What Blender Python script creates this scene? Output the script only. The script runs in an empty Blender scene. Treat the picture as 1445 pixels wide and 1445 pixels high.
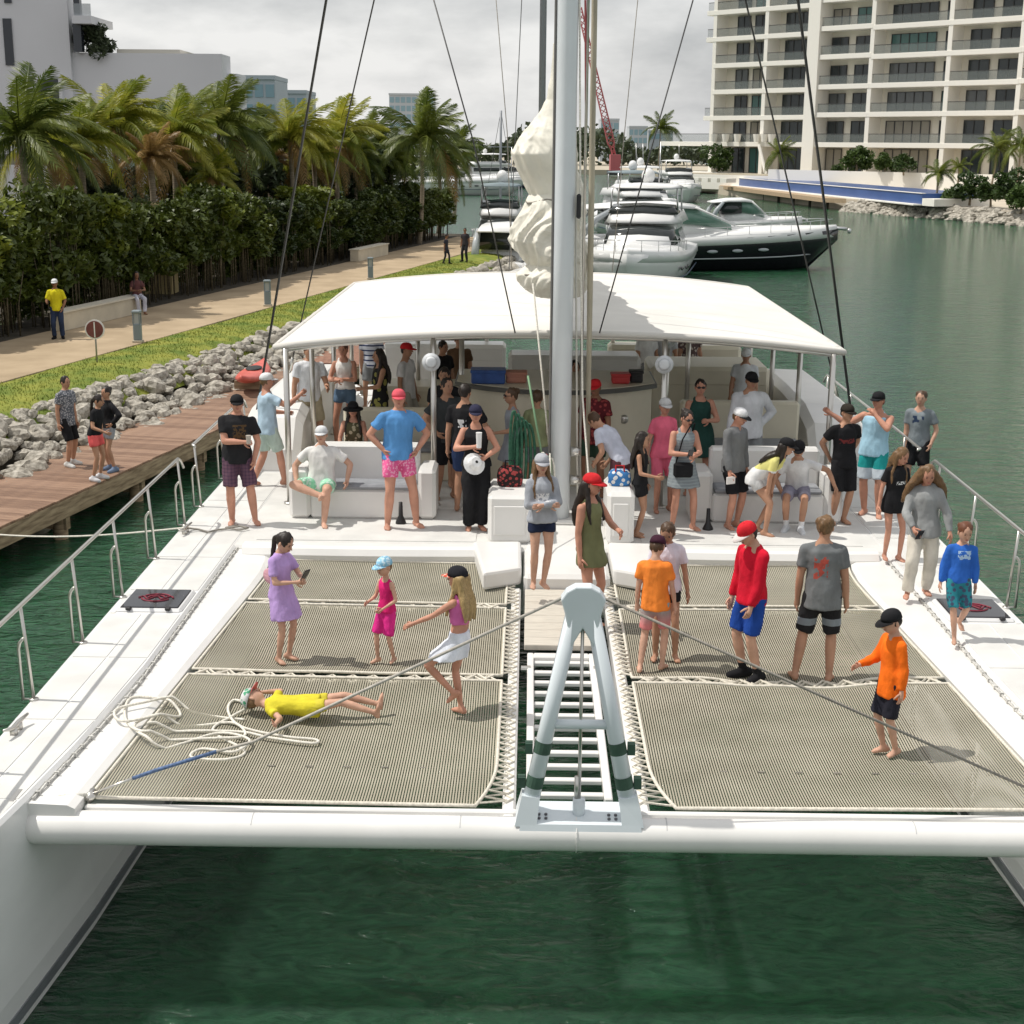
import bpy, math, random
import numpy as np
from mathutils import Vector, Matrix, noise as mnoise
R=math.radians
rnd=random.Random(7)
SC=bpy.context.scene
COL=SC.collection
# ---------------------------------------------------------------- camera
F=2050.;CX=722.5;CY=722.5;VH=203.;ROLL=.0085;CH=6.85
TH=math.atan((CY-VH)/F)
_fw=np.array([0,math.cos(TH),-math.sin(TH)]);_rt0=np.array([1.,0,0]);_up0=np.cross(_rt0,_fw)
_rt=math.cos(ROLL)*_rt0+math.sin(ROLL)*_up0; _up=-math.sin(ROLL)*_rt0+math.cos(ROLL)*_up0
_C=np.array([0,0,CH])
cd=bpy.data.cameras.new('camera'); cam=bpy.data.objects.new('camera',cd); COL.objects.link(cam)
cd.sensor_width=36; cd.lens=36*F/1445; cd.clip_start=.1; cd.clip_end=6000
cam.matrix_world=Matrix(((_rt[0],_up[0],-_fw[0],0),(_rt[1],_up[1],-_fw[1],0),(_rt[2],_up[2],-_fw[2],CH),(0,0,0,1)))
SC.camera=cam
# ---------------------------------------------------------------- sky, sun, exposure
SUN_EL,SUN_AZ=R(60),R(5)     # from the left, slightly beyond the boat
sdir=Vector((-math.cos(SUN_EL)*math.cos(SUN_AZ),math.cos(SUN_EL)*math.sin(SUN_AZ),math.sin(SUN_EL)))
W=bpy.data.worlds.new('World'); SC.world=W; W.use_nodes=True
nt=W.node_tree; N=nt.nodes; L=nt.links; N.clear()
wo=N.new('ShaderNodeOutputWorld'); bg=N.new('ShaderNodeBackground'); L.new(bg.outputs[0],wo.inputs[0])
sky=N.new('ShaderNodeTexSky'); sky.sky_type='NISHITA'; sky.sun_disc=False; sky.sun_elevation=SUN_EL; sky.sun_rotation=R(-82)
sky.air_density=1.2; sky.dust_density=3
tc=N.new('ShaderNodeTexCoord'); mp=N.new('ShaderNodeMapping'); mp.inputs['Scale'].default_value=(1,1,2.6); L.new(tc.outputs['Generated'],mp.inputs[0])
n1=N.new('ShaderNodeTexNoise'); n1.inputs['Scale'].default_value=6.5; n1.inputs['Detail'].default_value=7; n1.inputs['Roughness'].default_value=.55; L.new(mp.outputs[0],n1.inputs[0])
cr=N.new('ShaderNodeValToRGB'); cr.color_ramp.elements[0].position=.36; cr.color_ramp.elements[1].position=.64
cr.color_ramp.elements[0].color=(4.9,5.0,5.1,1); cr.color_ramp.elements[1].color=(8.4,8.35,8.25,1); L.new(n1.outputs[0],cr.inputs[0])
mx=N.new('ShaderNodeMixRGB'); mx.inputs[0].default_value=.86; L.new(sky.outputs[0],mx.inputs[1]); L.new(cr.outputs[0],mx.inputs[2])
L.new(mx.outputs[0],bg.inputs[0]); bg.inputs[1].default_value=.114
sl=bpy.data.lights.new('sun','SUN'); sl.energy=3.5; sl.angle=R(.6); sl.color=(1,.955,.88)
so=bpy.data.objects.new('sun',sl); COL.objects.link(so); so.rotation_euler=sdir.to_track_quat('Z','Y').to_euler(); so.location=(-30,0,60)
vs=SC.view_settings; vs.view_transform='Standard'; vs.look='None'; vs.exposure=0.0; vs.gamma=1; vs.use_curve_mapping=False
# ---------------------------------------------------------------- pixel helpers (photo pixels -> point on a plane)
def ray(u,v):
    d=_fw*F+_rt*(u-CX)-_up*(v-CY); return d/np.linalg.norm(d)
def at(u,v,z):
    d=ray(u,v); return _C+d*((z-CH)/d[2])
def atY(u,v,y):
    d=ray(u,v); return _C+d*(y/d[1])
def proj(p):
    d=np.asarray(p,float)-_C; z=d@_fw
    return (CX+F*(d@_rt)/z, CY-F*(d@_up)/z)
AL=.011; D=1.75
BO=at(813,1172,1.5); BO[2]=0
def b2w(q):
    c,s=math.cos(AL),math.sin(AL); return BO+np.array([c*q[0]+s*q[1],-s*q[0]+c*q[1],q[2]])
def w2b(p):
    p=np.asarray(p)-BO; c,s=math.cos(AL),math.sin(AL); return np.array([c*p[0]-s*p[1],s*p[0]+c*p[1],p[2]])
def atB(u,v,by):
    d=ray(u,v); n=np.array([math.sin(AL),math.cos(AL),0]); return _C+d*(((BO-_C)@n+by)/(d@n))
# ---------------------------------------------------------------- materials
MATS={}
def mat(name,col=(.5,.5,.5),rough=.5,metal=0,var=.0,vscale=6,bump=0,bscale=40,spec=.5,stretch=None,col2=None,coord='Object',detail=4,alpha=1,trans=0,ior=1.45,contrast=(.35,.65)):
    if name in MATS: return MATS[name]
    m=bpy.data.materials.new(name); MATS[name]=m; m.use_nodes=True
    t=m.node_tree; p=t.nodes['Principled BSDF']
    p.inputs['Roughness'].default_value=rough; p.inputs['Metallic'].default_value=metal
    p.inputs['Specular IOR Level'].default_value=spec; p.inputs['IOR'].default_value=ior
    p.inputs['Base Color'].default_value=(*col,1)
    if alpha<1: p.inputs['Alpha'].default_value=alpha
    if trans: p.inputs['Transmission Weight'].default_value=trans
    if var or bump or col2:
        tc=t.nodes.new('ShaderNodeTexCoord'); src=tc.outputs[coord]
        if stretch:
            mp=t.nodes.new('ShaderNodeMapping'); mp.inputs['Scale'].default_value=stretch; t.links.new(src,mp.inputs[0]); src=mp.outputs[0]
    if var or col2:
        n=t.nodes.new('ShaderNodeTexNoise'); n.inputs['Scale'].default_value=vscale; n.inputs['Detail'].default_value=detail; t.links.new(src,n.inputs[0])
        r=t.nodes.new('ShaderNodeValToRGB'); t.links.new(n.outputs[0],r.inputs[0])
        r.color_ramp.elements[0].position=contrast[0]; r.color_ramp.elements[1].position=contrast[1]
        c2=col2 if col2 else tuple(min(1,c*(1+var)) for c in col); c1=col if col2 else tuple(c*(1-var) for c in col)
        r.color_ramp.elements[0].color=(*c1,1); r.color_ramp.elements[1].color=(*c2,1)
        t.links.new(r.outputs[0],p.inputs['Base Color'])
    if bump:
        n=t.nodes.new('ShaderNodeTexNoise'); n.inputs['Scale'].default_value=bscale; n.inputs['Detail'].default_value=5; t.links.new(src,n.inputs[0])
        b=t.nodes.new('ShaderNodeBump'); b.inputs['Strength'].default_value=bump; b.inputs['Distance'].default_value=.02; t.links.new(n.outputs[0],b.inputs['Height']); t.links.new(b.outputs[0],p.inputs['Normal'])
    return m
# ---------------------------------------------------------------- mesh helpers
class MB:
    def __init__(s): s.v=[]; s.f=[]; s.m=[]; s.mi=0
    def add(s,vs,fs):
        o=len(s.v); s.v.extend([tuple(map(float,q)) for q in vs]); s.f.extend([tuple(i+o for i in q) for q in fs]); s.m.extend([s.mi]*len(fs)); return s
    def box(s,x0,x1,y0,y1,z0,z1,T=None,bev=0):
        if bev:
            b=min(bev,abs(x1-x0)/2.01,abs(y1-y0)/2.01,abs(z1-z0)/2.01)
            # chamfered box: 24 verts
            vs=[]; idx={}
            for ix,X in((0,x0),(1,x1)):
                for iy,Y in((0,y0),(1,y1)):
                    for iz,Z in((0,z0),(1,z1)):
                        dx=b if ix==0 else -b; dy=b if iy==0 else -b; dz=b if iz==0 else -b
                        for k,q in enumerate(((X,Y+dy,Z+dz),(X+dx,Y,Z+dz),(X+dx,Y+dy,Z))):
                            idx[ix,iy,iz,k]=len(vs); vs.append(q)
            fs=[]
            I=lambda a,b_,c,k: idx[a,b_,c,k]
            fs+= [(I(0,0,0,0),I(0,0,1,0),I(0,1,1,0),I(0,1,0,0)),(I(1,0,0,0),I(1,1,0,0),I(1,1,1,0),I(1,0,1,0)),
                  (I(0,0,0,1),I(1,0,0,1),I(1,0,1,1),I(0,0,1,1)),(I(0,1,0,1),I(0,1,1,1),I(1,1,1,1),I(1,1,0,1)),
                  (I(0,0,0,2),I(0,1,0,2),I(1,1,0,2),I(1,0,0,2)),(I(0,0,1,2),I(1,0,1,2),I(1,1,1,2),I(0,1,1,2))]
            for a in(0,1):
                for c in(0,1):
                    fs.append((I(a,c,0,0),I(a,c,1,0),I(a,c,1,1),I(a,c,0,1)))
                    fs.append((I(a,0,c,0),I(a,1,c,0),I(a,1,c,2),I(a,0,c,2)))
                    fs.append((I(0,a,c,1),I(1,a,c,1),I(1,a,c,2),I(0,a,c,2)))
            for a in(0,1):
                for c in(0,1):
                    for e in(0,1): fs.append((I(a,c,e,0),I(a,c,e,1),I(a,c,e,2)))
        else:
            vs=[(x,y,z) for x in(x0,x1) for y in(y0,y1) for z in(z0,z1)]
            fs=[(0,1,3,2),(4,6,7,5),(0,4,5,1),(2,3,7,6),(0,2,6,4),(1,5,7,3)]
        if T is not None: vs=[tuple(T@Vector(q)) for q in vs]
        return s.add(vs,fs)
    def tube(s,pts,r,n=8,cap=True,closed=False):
        pts=[Vector(p) for p in pts]; k=len(pts); rs=r if isinstance(r,(list,tuple)) else [r]*k
        prev=None; vs=[]; fs=[]
        for i,p in enumerate(pts):
            if closed: t=pts[(i+1)%k]-pts[i-1]
            else: t=pts[min(i+1,k-1)]-pts[max(i-1,0)]
            if t.length<1e-9: t=Vector((0,0,1))
            t.normalize()
            if prev is None:
                a=Vector((0,0,1)) if abs(t.z)<.9 else Vector((0,1,0)); u=t.cross(a).normalized()
            else: u=(prev-t*prev.dot(t)).normalized()
            prev=u; w=t.cross(u)
            for j in range(n):
                an=2*math.pi*j/n; vs.append(p+(u*math.cos(an)+w*math.sin(an))*rs[i])
        for i in range(k if closed else k-1):
            for j in range(n):
                a=i*n+j; b=i*n+(j+1)%n; c=((i+1)%k)*n+(j+1)%n; d=((i+1)%k)*n+j; fs.append((a,b,c,d))
        if cap and not closed: fs.append(tuple(range(n-1,-1,-1))); fs.append(tuple((k-1)*n+j for j in range(n)))
        return s.add(vs,fs)
    def rings(s,rings,cap=True,loop=True):
        """rings: list of equally long point lists"""
        n=len(rings[0]); vs=[q for r in rings for q in r]; fs=[]
        for i in range(len(rings)-1):
            for j in range(n if loop else n-1):
                a=i*n+j;b=i*n+(j+1)%n; fs.append((a,b,b+n,a+n))
        if cap and loop: fs.append(tuple(range(n-1,-1,-1))); fs.append(tuple((len(rings)-1)*n+j for j in range(n)))
        return s.add(vs,fs)
    def ell(s,c,rx,ry,rz,T=None,nu=12,nv=8):
        vs=[(0,0,-1)]
        for i in range(1,nv):
            th=-math.pi/2+math.pi*i/nv
            for j in range(nu):
                a=2*math.pi*j/nu; vs.append((math.cos(th)*math.cos(a),math.cos(th)*math.sin(a),math.sin(th)))
        vs.append((0,0,1)); fs=[]
        for j in range(nu): fs.append((0,1+(j+1)%nu,1+j))
        for i in range(nv-2):
            for j in range(nu):
                a=1+i*nu+j;b=1+i*nu+(j+1)%nu; fs.append((a,b,b+nu,a+nu))
        e=len(vs)-1
        for j in range(nu): fs.append((e,e-nu+j,e-nu+(j+1)%nu))
        out=[]
        for q in vs:
            p=Vector((q[0]*rx,q[1]*ry,q[2]*rz))
            if T is not None: p=T@p
            out.append(Vector(c)+p)
        return s.add(out,fs)
    def cone(s,a,b,ra,rb,n=10,round_=True):
        """tapered capsule a->b"""
        a=Vector(a);b=Vector(b);t=(b-a); l=t.length
        if l<1e-6: return s.ell(a,ra,ra,ra)
        t/=l; pts=[];rs=[]
        if round_:
            for k in (-1,-.85,-.5): pts.append(a+t*ra*k); rs.append(ra*math.sqrt(max(.0,1-k*k))+1e-4)
        pts.append(a);rs.append(ra);pts.append(b);rs.append(rb)
        if round_:
            for k in (.5,.85,1): pts.append(b+t*rb*k); rs.append(rb*math.sqrt(max(.0,1-k*k))+1e-4)
        return s.tube(pts,rs,n)
    def mesh(s,name,mats=(),smooth=False):
        me=bpy.data.meshes.new(name); me.from_pydata(s.v,[],s.f)
        for m in mats: me.materials.append(m)
        if len(mats)>1: me.polygons.foreach_set('material_index',s.m)
        if smooth: me.polygons.foreach_set('use_smooth',[True]*len(s.f))
        me.update(); return me
    def obj(s,name,mats,parent=None,smooth=False):
        if not isinstance(mats,(list,tuple)): mats=[mats]
        return link(name,s.mesh(name,mats,smooth),parent)
def link(name,me,parent=None,loc=None,rz=None,sc=None):
    o=bpy.data.objects.new(name,me); COL.objects.link(o)
    if parent is not None: o.parent=parent
    if loc is not None: o.location=loc
    if rz is not None: o.rotation_euler=(0,0,rz)
    if sc is not None: o.scale=(sc,)*3 if isinstance(sc,(int,float)) else sc
    return o
def empty(name,loc=(0,0,0),rz=0,label=None,cat=None,group=None,kind=None,parent=None):
    o=bpy.data.objects.new(name,None); COL.objects.link(o); o.empty_display_size=.2; o.location=loc; o.rotation_euler=(0,0,rz); o.parent=parent
    return tag(o,label,cat,group,kind)
def tag(o,label=None,cat=None,group=None,kind=None):
    if label: o['label']=label
    if cat: o['category']=cat
    if group: o['group']=group
    if kind: o['kind']=kind
    return o
def quadobj(name,V,Fc,m,parent=None,smooth=False):
    """fast mesh of quads from numpy arrays"""
    me=bpy.data.meshes.new(name); V=np.asarray(V,dtype=np.float32); Fc=np.asarray(Fc,dtype=np.int32)
    k=Fc.shape[1]
    me.vertices.add(len(V)); me.vertices.foreach_set('co',V.ravel())
    me.loops.add(Fc.size); me.loops.foreach_set('vertex_index',Fc.ravel())
    me.polygons.add(len(Fc)); me.polygons.foreach_set('loop_start',np.arange(0,Fc.size,k)); me.polygons.foreach_set('loop_total',np.full(len(Fc),k))
    if smooth: me.polygons.foreach_set('use_smooth',np.ones(len(Fc),dtype=bool))
    me.materials.append(m); me.update(calc_edges=True); me.validate()
    return me
def arc(c,r,a0,a1,n,z=0): return [(c[0]+r*math.cos(a0+(a1-a0)*i/(n-1)),c[1]+r*math.sin(a0+(a1-a0)*i/(n-1)),z) for i in range(n)]
# ================================================================ water, shore, vegetation, buildings, marina
def water_mat():
    m=bpy.data.materials.new('harbour_water'); m.use_nodes=True; t=m.node_tree; nd=t.nodes; lk=t.links; p=nd['Principled BSDF']
    p.inputs['Subsurface Weight'].default_value=1.0; p.inputs['Subsurface Radius'].default_value=(.5,1.6,.8); p.inputs['Subsurface Scale'].default_value=2.6; p.inputs['Base Color'].default_value=(.012,.060,.026,1); p.inputs['Roughness'].default_value=.06; p.inputs['IOR'].default_value=1.33; p.inputs['Specular IOR Level'].default_value=.5
    tc=nd.new('ShaderNodeTexCoord')
    def nz(scale,stretch,rot,detail=4,dist=.6):
        mp=nd.new('ShaderNodeMapping'); mp.inputs['Scale'].default_value=stretch; mp.inputs['Rotation'].default_value=(0,0,rot); lk.new(tc.outputs['Object'],mp.inputs[0])
        n=nd.new('ShaderNodeTexNoise'); n.inputs['Scale'].default_value=scale; n.inputs['Detail'].default_value=detail; n.inputs['Distortion'].default_value=dist; lk.new(mp.outputs[0],n.inputs[0]); return n.outputs[0]
    a=nz(.9,(1,2.2,1),.35,3,1.0); b=nz(2.4,(1,1.9,1),-.25,5,1.6); c=nz(.05,(1,1,1),0,2,0)
    d_=nz(7.5,(1,1.8,1),.15,4,.8); s0=nd.new('ShaderNodeMath'); s0.operation='MULTIPLY_ADD'; s0.inputs[1].default_value=.16; lk.new(d_,s0.inputs[0]); lk.new(a,s0.inputs[2]); s=nd.new('ShaderNodeMath'); s.operation='MULTIPLY_ADD'; s.inputs[1].default_value=.35; lk.new(b,s.inputs[0]); lk.new(s0.outputs[0],s.inputs[2])
    bp=nd.new('ShaderNodeBump'); bp.inputs['Strength'].default_value=.75; bp.inputs['Distance'].default_value=.18; lk.new(s.outputs[0],bp.inputs['Height']); lk.new(bp.outputs[0],p.inputs['Normal'])
    r=nd.new('ShaderNodeValToRGB'); r.color_ramp.elements[0].color=(.013,.056,.026,1); r.color_ramp.elements[1].color=(.028,.098,.048,1); r.color_ramp.elements[0].position=.35; r.color_ramp.elements[1].position=.7  # lighter tone along the ripples paints lit patches into the water colour
    lk.new(b,r.inputs[0]); lk.new(r.outputs[0],p.inputs['Base Color']); return m
mb=MB(); mb.add([(-900,-80,0),(900,-80,0),(900,2600,0),(-900,2600,0)],[(0,1,2,3)]); tag(mb.obj('water',water_mat()),kind='structure')
ST=np.array([.216,.976]); ST/=np.linalg.norm(ST); SN=np.array([-ST[1],ST[0]]); S0=np.array([-8.22,22.55])
def sh(s,o,z=0): q=S0+ST*s+SN*o; return (q[0],q[1],z)
def strip(name,mat_,s0,s1,prof,ns=40,kind='structure',jit=0,label=None):
    mb=MB(); rg=[]
    for s in np.linspace(s0,s1,ns):
        rg.append([sh(s,o+(jit*(mnoise.noise(Vector((s*.5,o*3,0)))) if jit else 0),z) for o,z in prof])
    mb.rings(rg,cap=False,loop=False); o=mb.obj(name,mat_); tag(o,kind=kind,label=label); return o
GRASS=mat('lawn_grass',(.11,.165,.018),.9,col2=(.26,.27,.04),vscale=1.4,bump=.8,bscale=30,detail=8)
PATHM=mat('sandy_paving',(.34,.255,.16),.85,col2=(.45,.345,.225),vscale=.8,bump=.1,bscale=20,detail=8)
SOIL=mat('dark_soil',(.06,.05,.035),.95,var=.3,vscale=3)
ROCKM=mat('limestone_rock',(.22,.20,.165),.9,col2=(.50,.465,.40),vscale=3,bump=.6,bscale=14,detail=8,coord='Object')
SANDY=mat('pale_ground',(.45,.40,.31),.9,var=.12,vscale=.3)
strip('ground',SOIL,-60,66,[(260,1.55),(12,1.56),(8.85,1.56)])
strip('path',PATHM,-60,63,[(8.9,1.59),(7,1.60),(5.2,1.60),(5.17,1.50)])
mb=MB()
strip('lawn',GRASS,-60,64,[(5.19,1.585),(4.4,1.60),(3.6,1.55),(3.0,1.38),(2.6,1.05)],ns=160,jit=.12)
strip('bank',SOIL,-60,66,[(3.1,1.25),(2.3,.62),(1.5,.2),(.2,-.6)])
# grass blades along the lawn
rg=np.random.default_rng(3); n=26000
s=rg.uniform(2,46,n); o=np.where(rg.random(n)<.3,rg.uniform(2.75,3.2,n),rg.uniform(3.0,5.15,n))
P=S0+np.outer(s,ST)+np.outer(o,SN); zb=np.interp(o,[2.6,3.0,3.6,4.4,5.2],[1.05,1.38,1.55,1.60,1.585])-.01
a=rg.uniform(0,6.28,n); hgt=rg.uniform(.03,.08,n); wd=.012
V=np.zeros((n,3,3)); V[:,0,:2]=P+np.c_[np.cos(a),np.sin(a)]*wd; V[:,1,:2]=P-np.c_[np.cos(a),np.sin(a)]*wd; V[:,2,:2]=P+rg.normal(0,.02,(n,2)); V[:,0,2]=zb;V[:,1,2]=zb;V[:,2,2]=zb+hgt
tag(link('grass_blades',quadobj('grass_blades',V.reshape(-1,3),np.arange(n*3).reshape(-1,3),GRASS)),'short grass growing along the shore strip above the rocks','grass',kind='stuff')
# riprap
rmesh=[]
for k in range(9):
    mb=MB(); mb.ell((0,0,0),1,.8,.62,nu=9,nv=6)
    vs=[]
    for q in mb.v:
        v=Vector(q); d=1+.42*mnoise.noise(v*1.3+Vector((k*7,0,0)))+.16*mnoise.noise(v*3.1+Vector((0,k*5,0))); v=v*d
        for ax_ in range(3):
            v[ax_]=round(v[ax_]*3.0)/3.0*.35+v[ax_]*.65
        vs.append(tuple(v))
    mb.v=vs; rmesh.append(mb.mesh('stone',[ROCKM]))
rip=empty('riprap_bank',sh(6,2.2,.5),0,'sloping bank of pale boulders between lawn and wooden dock','rocks')
bi=Matrix.Translation(-Vector(rip.location)); cnt=0; extra=MB()
cands=[]
for s in np.arange(2.0,30,.36):
    for j,o in enumerate((1.35,1.68,2.0,2.32,2.62,2.92,3.12)):
        cands.append((s+rnd.uniform(-.16,.16),o+rnd.uniform(-.13,.13)))
cands.sort(key=lambda q:q[0])
for s,o in cands:
    z=float(np.interp(o,[1.4,2.3,3.1],[.62,1.02,1.48])); r=rnd.uniform(.17,.29)*(1.3 if rnd.random()<.22 else .9)
    T=Matrix.Translation(Vector(sh(s,o,z-.05)))@Matrix.Rotation(rnd.uniform(0,6.3),4,'Z')@Matrix.Rotation(rnd.uniform(-.5,.5),4,'X')@Matrix.Diagonal((r,r*rnd.uniform(.8,1.1),r*rnd.uniform(.8,1.1),1))
    me=rmesh[rnd.randrange(9)]
    if cnt<290:
        ob=link('stone',me,rip); ob.matrix_local=bi@T; cnt+=1
    else: extra.add([T@v.co for v in me.vertices],[tuple(p.vertices) for p in me.polygons])
for s in np.arange(30,64,.5):
    for o in(1.6,2.1,2.6,3.0):
        z=float(np.interp(o,[1.4,2.3,3.1],[.5,.95,1.42])); r=rnd.uniform(.25,.4); me=rmesh[rnd.randrange(9)]
        T=Matrix.Translation(Vector(sh(s+rnd.uniform(-.2,.2),o+rnd.uniform(-.15,.15),z-.05)))@Matrix.Rotation(rnd.uniform(0,6.3),4,'Z')@Matrix.Diagonal((r,r,r,1)); extra.add([T@v.co for v in me.vertices],[tuple(p.vertices) for p in me.polygons])
for s in np.arange(-3,60,.5):    # wet toe stones under the dock
    r=rnd.uniform(.25,.4); me=rmesh[rnd.randrange(9)]
    T=Matrix.Translation(Vector(sh(s,1.15+rnd.uniform(-.15,.2),.2)))@Matrix.Rotation(rnd.uniform(0,6.3),4,'Z')@Matrix.Diagonal((r,r,r,1)); extra.add([T@v.co for v in me.vertices],[tuple(p.vertices) for p in me.polygons])
eo=extra.obj('stones',ROCKM,rip); eo['kind']='stuff'; eo.matrix_local=bi
# dock
WOOD=mat('dock_planks',(.17,.075,.045),.6,col2=(.33,.17,.11),vscale=2.5,stretch=(14,1,1),bump=.2,bscale=20)
WOODE=mat('dock_edge_timber',(.20,.14,.085),.8,col2=(.42,.32,.21),vscale=2,stretch=(1,1,8),bump=.3)
ang=math.atan2(-ST[0],ST[1]); dk=empty('wooden_dock',sh(0,1,.8),ang,'weathered reddish timber dock along the boulder bank','dock')
plm=[]
for k in range(3):
    mb=MB(); mb.box(-1.0,.98,-.068,.068,-.03,.012,bev=.006); plm.append(mb.mesh('plank',[mat('dock_planks_%d'%k,(.13+.035*k,.068+.024*k,.042+.017*k),.6,col2=(.27+.05*k,.16+.035*k,.10+.025*k),vscale=3,stretch=(1.2,18,1),bump=.2,bscale=20)]))
for i in range(150): link('plank',plm[rnd.randrange(3)],dk,loc=(rnd.uniform(-.01,.01),-3+i*.142,rnd.uniform(-.004,.004)))
for x in(-.9,.86):
    mb=MB(); mb.box(x,x+.12,-4,34,-.36,-.032,bev=.01); mb.obj('edge_beam',WOODE,dk)
mb=MB(); mb.box(-1,.98,18.4,34,-.03,.012); mb.obj('far_decking',WOOD,dk)
for y in np.arange(-3.5,33,2.9):
    for x in(-.75,.72):
        mb=MB(); mb.tube([(x,y,-1.6),(x,y,-.33)],.13,10); mb.obj('piling',WOODE,dk,True)
    mb=MB(); mb.box(-.9,.88,y-.07,y+.07,-.62,-.37); mb.obj('cross_beam',WOODE,dk)
# mooring line
p0=Vector(at(0,747,1.0)); p1=Vector(b2w((-5.0,8.05,D+.08)))
mb=MB(); a=p0+(p0-p1)*.35; mb.tube([a]+[a.lerp(p1,t)-Vector((0,0,.12*math.sin(math.pi*t))) for t in np.linspace(.1,.9,9)]+[p1],.014,6); tag(mb.obj('mooring_line',mat('mooring_rope',(.66,.63,.56),.8,var=.15,vscale=30)),'taut pale mooring line running from the catamaran to the dock','rope')
# foliage helpers
def leafmat(name,c1,c2,tr=.35):
    m=bpy.data.materials.new(name); m.use_nodes=True; t=m.node_tree; nd=t.nodes; lk=t.links; p=nd['Principled BSDF']; p.inputs['Roughness'].default_value=.45; p.inputs['Specular IOR Level'].default_value=.4
    oi=nd.new('ShaderNodeObjectInfo'); tc=nd.new('ShaderNodeTexCoord'); n=nd.new('ShaderNodeTexNoise'); n.inputs['Scale'].default_value=2.2; n.inputs['Detail'].default_value=6; lk.new(tc.outputs['Object'],n.inputs[0])
    ad=nd.new('ShaderNodeMath'); ad.operation='MULTIPLY_ADD'; ad.inputs[1].default_value=.4; lk.new(oi.outputs['Random'],ad.inputs[0]); lk.new(n.outputs[0],ad.inputs[2])
    r=nd.new('ShaderNodeValToRGB'); r.color_ramp.elements[0].position=.45; r.color_ramp.elements[1].position=.95; r.color_ramp.elements[0].color=(*c1,1); r.color_ramp.elements[1].color=(*c2,1); lk.new(ad.outputs[0],r.inputs[0]); lk.new(r.outputs[0],p.inputs['Base Color'])
    tl=nd.new('ShaderNodeBsdfTranslucent'); lk.new(r.outputs[0],tl.inputs[0]); ms=nd.new('ShaderNodeMixShader'); ms.inputs[0].default_value=tr; lk.new(p.outputs[0],ms.inputs[1]); lk.new(tl.outputs[0],ms.inputs[2]); lk.new(ms.outputs[0],nd['Material Output'].inputs[0]); return m
HLEAF=leafmat('hedge_leaf',(.020,.038,.008),(.10,.13,.018),.2)
DLEAF=leafmat('shrub_leaf',(.03,.06,.012),(.08,.13,.028),.25)
PLEAF=leafmat('palm_leaf',(.15,.19,.02),(.40,.38,.05),.45)
DPLEAF=leafmat('palm_leaf_dark',(.06,.095,.016),(.18,.21,.035),.35)
DRYL=leafmat('dry_palm_leaf',(.22,.13,.04),(.34,.22,.08),.3)
FARL=leafmat('far_leaf',(.035,.055,.025),(.07,.09,.045),.1)
BARK=mat('palm_bark',(.20,.16,.11),.9,col2=(.36,.30,.22),vscale=3,stretch=(1,1,12),bump=.5,bscale=12)
STEM=mat('cane_stem',(.06,.05,.025),.8,col2=(.15,.12,.07),vscale=4,stretch=(1,1,4))
def leafmass(name,seed,n,size,shape,m):
    """leaf quads scattered in clumps; shape(rng,n)->points"""
    g=np.random.default_rng(seed); P=shape(g,n); nrm=g.normal(0,1,(n,3)); nrm[:,2]=np.abs(nrm[:,2])+.3; nrm/=np.linalg.norm(nrm,axis=1)[:,None]
    r1=g.normal(0,1,(n,3)); u=np.cross(nrm,r1); u/=np.linalg.norm(u,axis=1)[:,None]; w_=np.cross(nrm,u); sz=size*g.uniform(.6,1.4,n)[:,None]
    V=np.empty((n,4,3)); V[:,0]=P-u*sz; V[:,1]=P-w_*sz*.42; V[:,2]=P+u*sz; V[:,3]=P+w_*sz*.42
    return quadobj(name,V.reshape(-1,3),np.arange(n*4).reshape(-1,4),m)
def clumps(cx,cz,k,rad,flat=.8):
    def f(g,n):
        th=g.uniform(0,6.28,k); rr=np.sqrt(g.uniform(0,1,k)); zc=g.uniform(-1,1,k)
        C=np.c_[cx[0]*rr*np.cos(th),cx[1]*rr*np.sin(th),cz[0]+(cz[1]-cz[0])*(zc*.5+.5)]
        i=g.integers(0,k,n); d=g.normal(0,1,(n,3)); d/=np.linalg.norm(d,axis=1)[:,None]; d*=g.uniform(.45,1,n)[:,None]**.5
        d[:,2]*=flat; return C[i]+d*rad*g.uniform(.75,1.1,k)[i][:,None]
    return f
hv=[leafmass('foliage',10+k,4400,.12,clumps((1.25,.6),(1.15,3.35),36,.42),HLEAF) for k in range(3)]
hb=[leafmass('foliage',20+k,3400,.13,clumps((1.4,.5),(.3,3.1),36,.5),HLEAF) for k in range(2)]
stemv=[]
for k in range(3):
    mb=MB(); g=random.Random(k)
    for i in range(15):
        x=g.uniform(-1.15,1.15); y=g.uniform(-.35,.35); h=g.uniform(1.8,2.9); mb.tube([(x,y,0),(x+g.uniform(-.08,.08),y,h*.5),(x+g.uniform(-.2,.2),y+g.uniform(-.1,.1),h)],[.022,.018,.01],5)
    stemv.append(mb)
BLEAF=leafmat('bright_leaf',(.07,.11,.012),(.22,.25,.03),.3); hbr=[leafmass('foliage',110+k,2600,.13,clumps((.9,.6),(1.9,3.7),18,.45),BLEAF) for k in range(2)]
hl='dense clipped evergreen hedge shrub with slender pale canes beside the path'
for i,s in enumerate(np.arange(3,63,2.05)):
    f=1-.30*min(1,max(0,(s-20)/45))
    e=empty('hedge_shrub',sh(s,9.75+rnd.uniform(-.15,.15),1.56),ang+rnd.choice((0,math.pi))+rnd.uniform(-.1,.1)+math.pi/2,hl,'hedge','hedge shrubs lining the path'); e.scale=(1,1,f*rnd.uniform(.86,1.16))
    link('foliage',hv[i%3],e); 
    if i<3: stm=stemv[i].mesh('stems',[STEM],True); stemv[i]=(stm,)
    link('stems',stemv[i%3][0],e)
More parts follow.
